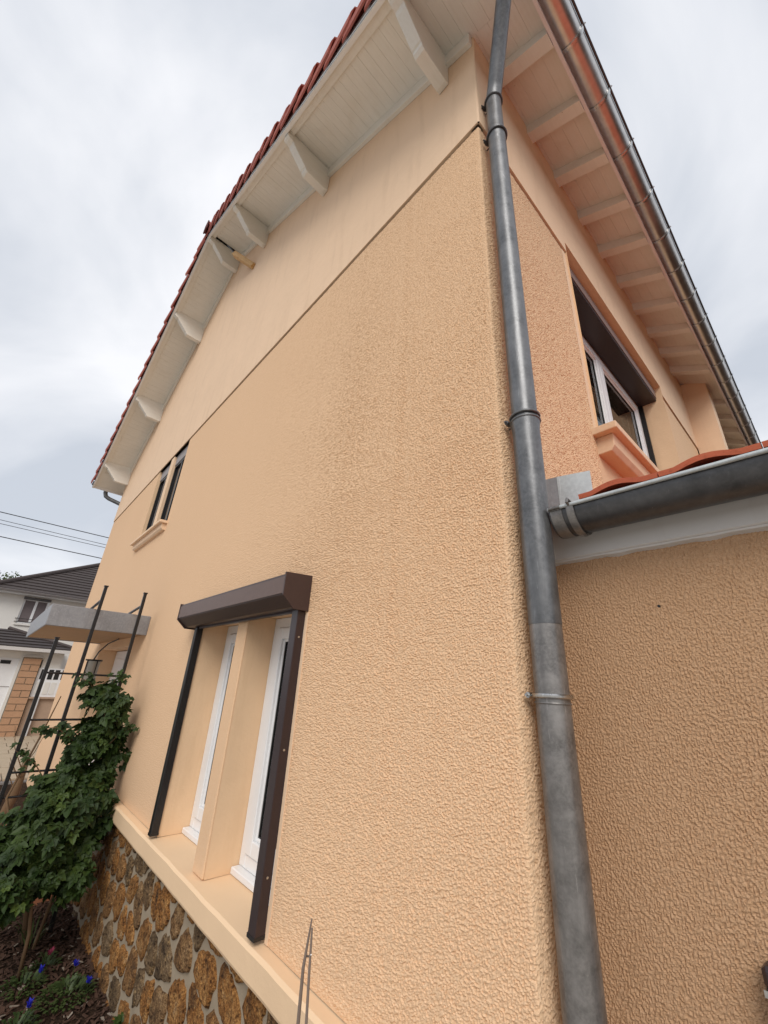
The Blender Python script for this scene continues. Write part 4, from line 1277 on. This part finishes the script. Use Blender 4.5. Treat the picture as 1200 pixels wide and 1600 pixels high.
for i, (p, ex, ey, nz, sc, k) in enumerate(cand):
    mw = Matrix(((ex.x*sc, ey.x*sc, nz.x*sc, p.x), (ex.y*sc, ey.y*sc, nz.y*sc, p.y), (ex.z*sc, ey.z*sc, nz.z*sc, p.z), (0,0,0,1)))
    if i in chosen: inst('leaf', leafs[k][0], cl, mw)
    else:
        A = leafs[k][1] @ np.array(mw.to_3x3()).T + np.array(p)
        V.append(A); F += [tuple(q+off for q in f) for f in leafs[k][2]]; off += len(A)
V = np.concatenate(V)
me = bpy.data.meshes.new('foliage'); me.from_pydata(V.tolist(), [], F); me.materials.append(m_leaf); me.update()
fo = inst('foliage', me, cl); fo['kind'] = 'stuff'
for a, b, c, d, r in (((-4.05,-0.35,GZ), (-4.1,-0.45,-1.4), (-4.0,-0.3,-0.8), (-4.05,-0.25,-0.3), 0.022), ((-4.1,-0.62,GZ), (-4.15,-0.55,-1.3), (-4.1,-0.5,-0.9), (-4.08,-0.4,-0.5), 0.02),
                      ((-3.5,-0.42,GZ), (-3.42,-0.45,-1.6), (-3.5,-0.5,-1.35), (-3.7,-0.5,-1.1), 0.012), ((-3.95,-0.6,-1.3), (-4.1,-0.75,-0.95), (-4.2,-0.66,-0.55), (-4.25,-0.60,-0.22), 0.010)):
    stems.tube([a, b, c, d], [r, r*0.9, r*0.7, r*0.4], 8)
stems.build('stem', m_bark, cl, smooth=True)

# gnarled brown trunk seen behind the trellis
tk = empty('dry_shrub', (-5.6, -0.62, GZ), 'bare brown trunk and twigs standing behind the lower trellis', 'shrub')
m = MB(); m.tube([(-5.6,-0.62,GZ), (-5.62,-0.60,-1.5), (-5.58,-0.56,-1.2), (-5.55,-0.55,-0.9)], [0.05, 0.04, 0.045, 0.02], 10)
m.build('trunk', m_bark, tk, smooth=True)
m = MB()
for k in range(7):
    a = rnd.uniform(0, 6.28); l = rnd.uniform(0.2, 0.45)
    b = Vector((-5.58, -0.57, rnd.uniform(-1.2, -0.9)))
    m.tube([b, b+Vector((math.cos(a)*l*0.3, math.sin(a)*l*0.3, l*0.5)), b+Vector((math.cos(a)*l*0.45+rnd.uniform(-.05,.05), math.sin(a)*l*0.45, l))], [0.006, 0.004, 0.002], 6)
m.build('branch', m_bark, tk)

# ------------------------------------------------------------------ canes near the camera
cn_ = empty('dry_canes', (-0.26, -0.50, GZ), 'pair of thin dry canes standing upright at the bottom edge in front of the ledge', 'canes')
m = MB(); m.tube([(-0.262,-0.50,GZ), (-0.262,-0.50,-0.66), (-0.256,-0.505,-0.56), (-0.248,-0.50,-0.478)], [0.0045, 0.0038, 0.0034, 0.0016], 8); m.build('cane', m_cane, cn_)
m = MB(); m.tube([(-0.222,-0.51,GZ), (-0.232,-0.50,-0.66), (-0.240,-0.50,-0.56), (-0.244,-0.50,-0.492)], [0.0038, 0.003, 0.0028, 0.002], 8); m.build('cane', m_cane, cn_)
m = MB(); m.tube([(-0.240,-0.50,-0.535), (-0.232,-0.505,-0.530)], 0.0012, 6); m.build('tie', m_verge, cn_)
m = MB(); m.tube([(-0.262,-0.497,-0.545), (-0.246,-0.497,-0.540)], 0.002, 6); m.build('node', m_cane, cn_)

# ------------------------------------------------------------------ garden bed: chips, plants, flowers, pot
ch = MB()
def chip(mb, x, y, z, s, rg):
    a = rg.uniform(0, 6.28); t = rg.uniform(-0.6, 0.6); l = s*rg.uniform(0.6, 1.6); w = s*rg.uniform(0.3, 0.6); h = s*0.2
    R = Matrix.Rotation(a, 3, 'Z') @ Matrix.Rotation(t, 3, 'Y')
    pts = [Vector((-l,-w,0)), Vector((l*0.8,-w*0.7,0)), Vector((l,w*0.6,0)), Vector((-l*0.7,w,0))]
    pts = [R@p + Vector((x,y,z)) for p in pts]; top = [p + Vector((0,0,h)) for p in pts]
    mb.hexa(pts+top)
pc = MB()
for i in range(9000):
    x = rnd.uniform(-6.5, -2.0); y = -rnd.random()**1.3*1.2 + 0.0
    z = gz(x, y)
    (pc if rnd.random() < 0.05 else ch).__class__
    chip(pc if rnd.random() < 0.05 else ch, x, y, z + rnd.uniform(0, 0.015), rnd.uniform(0.006, 0.022), rnd)
tag(ch.build('bark_mulch', m_bark_chip), 'dark brown bark mulch covering the flower bed by the stone base', 'mulch', kind='stuff')
tag(pc.build('pale_gravel', m_chip_pale), 'pale gravel chips scattered over the mulch', 'gravel', kind='stuff')

def low_plant(x, y, r, n, label, name, cat, flowers=(), mat=m_leaf2, blade=False, group=None, fcol=m_blue):
    e = empty(name, (x, y, GZ), label, cat, group)
    m = MB()
    for k in range(n):
        a = rnd.uniform(0, 6.28); rr = r*math.sqrt(rnd.random()); l = rnd.uniform(0.5, 1.0)*(0.16 if blade else 0.07)
        b = Vector((x+math.cos(a)*rr*0.5, y+math.sin(a)*rr*0.5, gz(x, y)+ (0 if blade else rnd.uniform(0.0, 0.10)*(1-rr/r))))
        tip = b + Vector((math.cos(a)*l*0.8, math.sin(a)*l*0.8, l*(1.0 if blade else 0.5)))
        side = Vector((-math.sin(a), math.cos(a), 0))*(0.006 if blade else 0.009)
        mid = (b+tip)/2 + Vector((0,0,l*0.25))
        m.add([b-side*0.3, b+side*0.3, mid+side, tip, mid-side], [(0,1,2,4), (4,2,3)])
    m.build('foliage', mat, e)
    for fx, fy, fz in flowers:
        f = MB()
        for k in range(26):
            a = rnd.uniform(0, 6.283); c, s = math.cos(a), math.sin(a); r_ = rnd.uniform(0.008, 0.024); hz = fz + rnd.uniform(-0.006, 0.022); w_ = rnd.uniform(0.004, 0.007)
            f.add([(fx,fy,fz-0.01), (fx+c*r_*0.6-s*w_, fy+s*r_*0.6+c*w_, hz), (fx+c*r_, fy+s*r_, hz+0.008), (fx+c*r_*0.6+s*w_, fy+s*r_*0.6-c*w_, hz)], [(0,1,2,3)])
        fo_ = f.build('flower', fcol, e)
        st_ = MB(); st_.tube([(fx, fy, GZ), (fx, fy, fz)], 0.002, 5); st_.build('flower_stem', m_leaf2, e)
    return e
low_plant(-3.18, -0.20, 0.26, 240, 'low green plant with two blue flowers near the foot of the stones', 'blue_flower_plant', 'plant', [(-3.34,-0.15,-1.80), (-3.10,-0.11,-1.80)])
low_plant(-3.42, -0.40, 0.20, 120, 'small plant with a single blue bloom in the middle of the bed', 'blue_flower_plant', 'plant', [(-3.39,-0.33,-1.80)])
low_plant(-3.06, -0.44, 0.16, 90, 'small plant with a blue bloom at the lower left corner', 'blue_flower_plant', 'plant', [(-3.06,-0.41,-1.80)])
low_plant(-3.60, -0.27, 0.12, 60, 'small leafy plant with one dull pink bloom', 'pink_flower_plant', 'plant', [(-3.58,-0.26,-1.80)], fcol=m_pink)
low_plant(-3.98, -0.32, 0.10, 26, 'tuft of long green blades in the mulch under the climber', 'bulb_leaves', 'plant', blade=True)
low_plant(-2.62, -0.02, 0.10, 150, 'bushy green tuft against the stone base at the bottom edge', 'green_tuft', 'plant', mat=m_leaf)
low_plant(-4.3, -0.7, 0.35, 400, 'spreading pale green ground plant at the left edge below the trellis', 'ground_plant', 'plant')
low_plant(-7.6, -0.75, 0.5, 700, 'low clipped green border shrub between trellis and paving', 'border_shrub', 'shrub')
# stake leaning in the bed
sk = MB(); sk.tube([(-3.95,-0.30,GZ), (-3.62,-0.32,-1.36)], 0.011, 8)
tag(sk.build('garden_stake', m_bark), 'thin brown stake leaning out of the mulch under the climber', 'stake')
# terracotta pot
pt = MB(); K = 20; px_, py_ = -5.45, -0.62; vs = []; prf = [(0.09, 0.0), (0.15, 0.26), (0.17, 0.26), (0.17, 0.31), (0.15, 0.31), (0.14, 0.24)]
for r_, z_ in prf:
    for k in range(K): vs.append((px_+math.cos(2*math.pi*k/K)*r_, py_+math.sin(2*math.pi*k/K)*r_, GZ+z_))
fs = [(i*K+k, i*K+(k+1) % K, (i+1)*K+(k+1) % K, (i+1)*K+k) for i in range(len(prf)-1) for k in range(K)]
fs += [tuple(range(K-1, -1, -1)), tuple(5*K+k for k in range(K))]
pt.add(vs, fs)
tag(smooth_angle(pt.build('flower_pot', m_terra), 40), 'round terracotta flower pot behind the climber at the left edge', 'pot')

# ------------------------------------------------------------------ neighbour house
nh = empty('neighbour_house', (-25, 3, GZ), 'white rendered house with dark hipped tile roof at the far left', 'house')
NX = -20.0
W = (-0.80, -0.04, 1.50, 2.40)
mb = MB()
wall_cells(mb, [-1.55, W[0], W[1], 8.0], [GZ, W[2], W[3], 2.60], [W], lambda u, w: (NX, u, w))
mb.add([(NX,-1.55,GZ), (NX,-1.55,2.6), (NX-9,-1.55,2.6), (NX-9,-1.55,GZ)], [(0,1,2,3)])
mb.add([(NX,8,GZ), (NX-9,8,GZ), (NX-9,8,2.6), (NX,8,2.6)], [(0,1,2,3)])
mb.build('wall', m_white_wall, nh)
cz = MB(); cz.box(NX-0.0, NX+0.012, -1.0, 5, 2.36, 2.40)
# window
wf = MB()
for a in ((W[0], W[0]+0.05, W[2], W[3]), (W[1]-0.05, W[1], W[2], W[3]), (-0.45, -0.37, W[2], W[3]), (W[0]+0.05, -0.45, W[3]-0.05, W[3]), (-0.37, W[1]-0.05, W[3]-0.05, W[3]), (W[0]+0.05, -0.45, W[2], W[2]+0.05), (-0.37, W[1]-0.05, W[2], W[2]+0.05)):
    wf.box(NX-0.12, NX-0.06, a[0], a[1], a[2], a[3])
nw = wf.build('window', m_pvc, nh)
for y0, y1 in ((W[0]+0.05, -0.45), (-0.37, W[1]-0.05)):
    p = MB(); p.box(NX-0.10, NX-0.08, y0, y1, W[2]+0.05, W[3]-0.05); p.build('pane', m_curt2, nw)
b = MB(); b.box(NX-0.05, NX+0.03, W[0]-0.03, W[1]+0.04, W[3]-0.02, W[3]+0.07); b.build('shutter_box', m_zinc_dark, nw)
b = MB(); b.box(NX-0.12, NX+0.05, W[0]-0.04, W[1]+0.04, W[2]-0.06, W[2]-0.001); b.build('sill', m_white_wall, nw)
for z in (W[2]+0.05, W[2]+0.16):
    b = MB(); b.box(NX+0.02, NX+0.035, W[0]-0.06, W[1]+0.02, z, z+0.02); b.build('guard_bar', m_black, nw)
def stepped_roof(name, quad_eave, quad_top, rows, mat, par, lift=0.035):
    """courses between an eave line (a,b) and a top line (c,d); each course is a raised strip"""
    a, b = Vector(quad_eave[0]), Vector(quad_eave[1]); c, d = Vector(quad_top[0]), Vector(quad_top[1])
    nrm = (b-a).cross(c-a).normalized()
    if nrm.z < 0: nrm = -nrm
    mb = MB()
    for r in range(rows):
        t0, t1 = r/rows, (r+1)/rows
        p0, p1 = a.lerp(c, t0), b.lerp(d, t0); q0, q1 = a.lerp(c, t1), b.lerp(d, t1)
        mb.add([p0, p1, p1+nrm*lift, p0+nrm*lift, q0, q1], [(0,1,2,3), (3,2,5,4), (0,3,4), (1,5,2)])
    return mb.build(name, mat, par)
EX = NX+0.35
ea, eb_ = (EX,-1.90,2.62), (EX,8.4,2.62)
rtop = 2.62+4.6*0.62
stepped_roof('roof', (ea, eb_), ((EX-4.6, 2.7, rtop), (EX-4.6, 3.8, rtop)), 20, m_tile_dark, nh)
stepped_roof('roof', ((EX-9.2,-1.9,2.62), ea), ((EX-4.7,2.69,rtop-0.01), (EX-4.6,2.7,rtop)), 20, m_tile_dark, nh)
hp = MB(); hp.tube([(EX,-1.90,2.68), (EX-4.6,2.7,rtop+0.06)], 0.09, 8); hp.build('hip_tiles', m_tile_dark, nh)
ef = MB(); ef.box(EX-0.03, EX+0.0, -1.9, 8.4, 2.50, 2.615); ef.box(EX-0.36, EX-0.03, -1.9, 8.4, 2.50, 2.52); ef.build('fascia', m_pvc, nh)
eg = half_gutter('gutter', 0.06, (EX+0.07, 2.60), -1.95, 8.4, 'y', m_white_box, nh)

# garage in front of it
ga = empty('garage', (-18, -1.5, GZ), 'low garage with white door, dark hipped roof and tan block pillar at the left edge', 'garage')
GX = -16.4
mb = MB()
mb.add([(GX,-4.5,0.25), (GX,0.12,0.25), (GX,0.12,0.55), (GX,-4.5,0.55)], [(0,1,2,3)])
mb.add([(GX,0.12,0.0), (GX,0.60,0.0), (GX,0.60,0.55), (GX,0.12,0.55)], [(0,1,2,3)])
mb.add([(GX,0.60,GZ), (GX-3.4,0.60,GZ), (GX-3.4,0.60,0.55), (GX,0.60,0.55)], [(0,1,2,3)])
mb.add([(GX-0.6,-4.5,GZ), (GX-0.6,0.6,GZ), (GX-0.6,0.6,0.55), (GX-0.6,-4.5,0.55)], [(0,1,2,3)])
mb.build('wall', m_zinc_pale if False else m_white_wall, ga)
# pillar of blocks
pil = MB(); pil.box(GX-0.35, GX+0.10, -0.36, 0.08, GZ, 0.30)
pil = pil.build('pillar', m_mortar, ga)
bl = MB(); bl.box(-0.006, 0.014, -0.213, 0.213, 0.0, 0.160); bm2 = bl.mesh('block', m_tan_block)
bh = MB(); bh.box(-0.006, 0.014, -0.100, 0.100, 0.0, 0.160); bm3 = bh.mesh('block', m_tan_block)
for r in range(12):
    z = GZ + 0.02 + r*0.18
    if r % 2: inst('block', bm2, pil, Matrix.Translation((GX+0.106, -0.14, z)))
    else:
        for yy in (-0.25, -0.03): inst('block', bm3, pil, Matrix.Translation((GX+0.106, yy, z)))
cpp = MB(); cpp.hexa([(GX-0.4,-0.42,0.30),(GX+0.16,-0.42,0.30),(GX+0.16,0.14,0.30),(GX-0.4,0.14,0.30),(GX-0.2,-0.2,0.42),(GX-0.05,-0.2,0.42),(GX-0.05,-0.08,0.42),(GX-0.2,-0.08,0.42)])
cpp.build('pillar_cap', m_white_wall, ga)
gd = MB(); gd.box(GX-0.12, GX-0.06, -3.2, -0.42, GZ+0.04, 0.28)
gd = gd.build('door', m_pvc, ga)
for k in range(6):
    p = MB(); y0 = -0.62-k*0.36; p.box(GX-0.059, GX-0.05, y0-0.24, y0, 0.08, 0.18); p.build('pane', m_seal, gd)
fr = MB(); fr.box(GX-0.10, GX+0.02, -0.44, -0.37, GZ, 0.30); fr.build('door_post', m_white_wall, ga)
for z in (-1.25, -0.55):
    p = MB(); p.box(GX-0.06, GX-0.052, -3.2, -0.45, z, z+0.02); p.build('door_rib', m_white_box, gd)
# small white window beside the pillar, tan wall below, white pipe
tw = MB(); tw.box(GX-0.02, GX+0.02, 0.10, 1.4, GZ, -0.82); tw.build('low_wall', m_tan_wall, ga)
ww_ = MB(); ww_.box(GX-0.04, GX+0.02, 0.10, 1.4, -0.80, 0.02); ww_ = ww_.build('window', m_pvc, ga)
for y0 in (0.17, 0.36, 0.52, 0.70):
    p = MB(); p.box(GX+0.018, GX+0.026, y0, y0+0.12, -0.30, -0.02); p.build('pane', m_seal, ww_)
    p = MB(); p.box(GX+0.018, GX+0.030, y0, y0+0.13, -0.72, -0.38); p.build('panel', m_white_wall, ww_)
si = MB(); si.box(GX, GX+0.10, 0.08, 1.4, -0.84, -0.79); si.build('sill', m_tan_wall, ga)
wp = MB(); wp.tube([(GX+0.10, 0.30, GZ), (GX+0.10, 0.30, -0.80)], 0.05, 8); wp.build('white_pipe', m_pvc, ga)
GE = GX+0.35
stepped_roof('roof', ((GE,-5.0,0.56), (GE,0.92,0.56)), ((GE-1.3,-5.0,1.10), (GE-1.3,-0.95,1.10)), 6, m_tile_dark, ga)
stepped_roof('roof', ((GE,0.92,0.56), (GE-3.9,0.92,0.56)), ((GE-1.3,-0.95,1.10), (GE-3.9,-0.95,1.10)), 6, m_tile_dark, ga)
hp = MB(); hp.tube([(GE,0.92,0.60), (GE-1.3,-0.95,1.14)], 0.05, 8); hp.build('hip_tiles', m_tile_dark, ga)
ef = MB(); ef.box(GE-0.02, GE+0.04, -5.0, 0.92, 0.46, 0.555); ef.build('fascia', m_fascia, ga)
ef = MB(); ef.box(GE-0.34, GE-0.02, -5.0, 0.92, 0.47, 0.49); ef.build('soffit', m_fascia, ga)

# tree beyond
te = empty('tree', (-34, -2.8, GZ), 'green leafy tree crown showing above the dark roof at the left edge', 'tree')
m = MB(); m.tube([(-34,-2.8,GZ), (-34,-2.7,1.5), (-34.1,-2.9,3.6)], [0.22, 0.17, 0.08], 8)
m.tube([(-34,-2.7,1.5), (-34,-1.8,3.6)], [0.1, 0.04], 6); m.tube([(-34,-2.7,1.8), (-34,-3.8,3.9)], [0.1, 0.04], 6)
m.build('trunk', m_bark, te)
tv_ = []; tf_ = []
for k in range(9000):
    u = Vector((rnd.gauss(0,1), rnd.gauss(0,1), rnd.gauss(0,1))).normalized()
    c = rnd.choice([(-34,-2.9,4.1,1.5), (-34,-1.9,3.9,1.0), (-34,-4.2,4.3,1.3), (-34.3,-3.0,5.0,0.9), (-34,-1.5,4.3,1.3), (-34,-0.9,4.0,0.9)])
    p = Vector(c[:3]) + u*c[3]*(rnd.random()**0.4)*rnd.uniform(0.8, 1.1)
    s = rnd.uniform(0.05, 0.11); a = Vector((rnd.gauss(0,1), rnd.gauss(0,1), rnd.gauss(0,1))).normalized(); b = a.orthogonal().normalized()
    n_ = len(tv_); tv_ += [p-a*s, p+b*s*0.5, p+a*s, p-b*s*0.5]; tf_.append((n_, n_+1, n_+2, n_+3))
m = MB(); m.add(tv_, tf_); m.build('crown', m_leaf_tree, te)

# overhead cables
for k, (y0, z0, y1, z1, r, lab) in enumerate(((-2.11,3.84,0.42,3.81,0.013,'uppermost dark overhead cable left of the house'),
                            (-2.05,3.63,0.44,3.58,0.008,'second overhead cable from the top, thin, close above the third'),
                            (-2.01,3.53,0.44,3.49,0.008,'third overhead cable from the top, thin, close below the second'),
                            (-1.91,3.19,0.39,3.15,0.013,'lowest dark overhead cable, just above the neighbour roof'))):
    m = MB(); dy_ = y1-y0; dz_ = (z1-z0)
    pts = []
    for i in range(25):
        t = -5 + 11*i/24
        pts.append((-14, y0+dy_*t, z0+dz_*t + 0.0035*((t-0.5)**2)*1.0))
    m.tube(pts, r, 6)
    tag(m.build('overhead_cable', m_cable), lab, 'cable', 'overhead cables')
# utility poles carrying them, both outside the frame
for (yy) in (-14.6, 15.4):
    m = MB(); m.tube([(-14.0, yy, GZ), (-14.0, yy, 5.2)], [0.14, 0.09], 10)
    tag(m.build('utility_pole', m_cane), 'wooden utility pole at the %s end of the cables' % ('left' if yy < 0 else 'right'), 'pole')
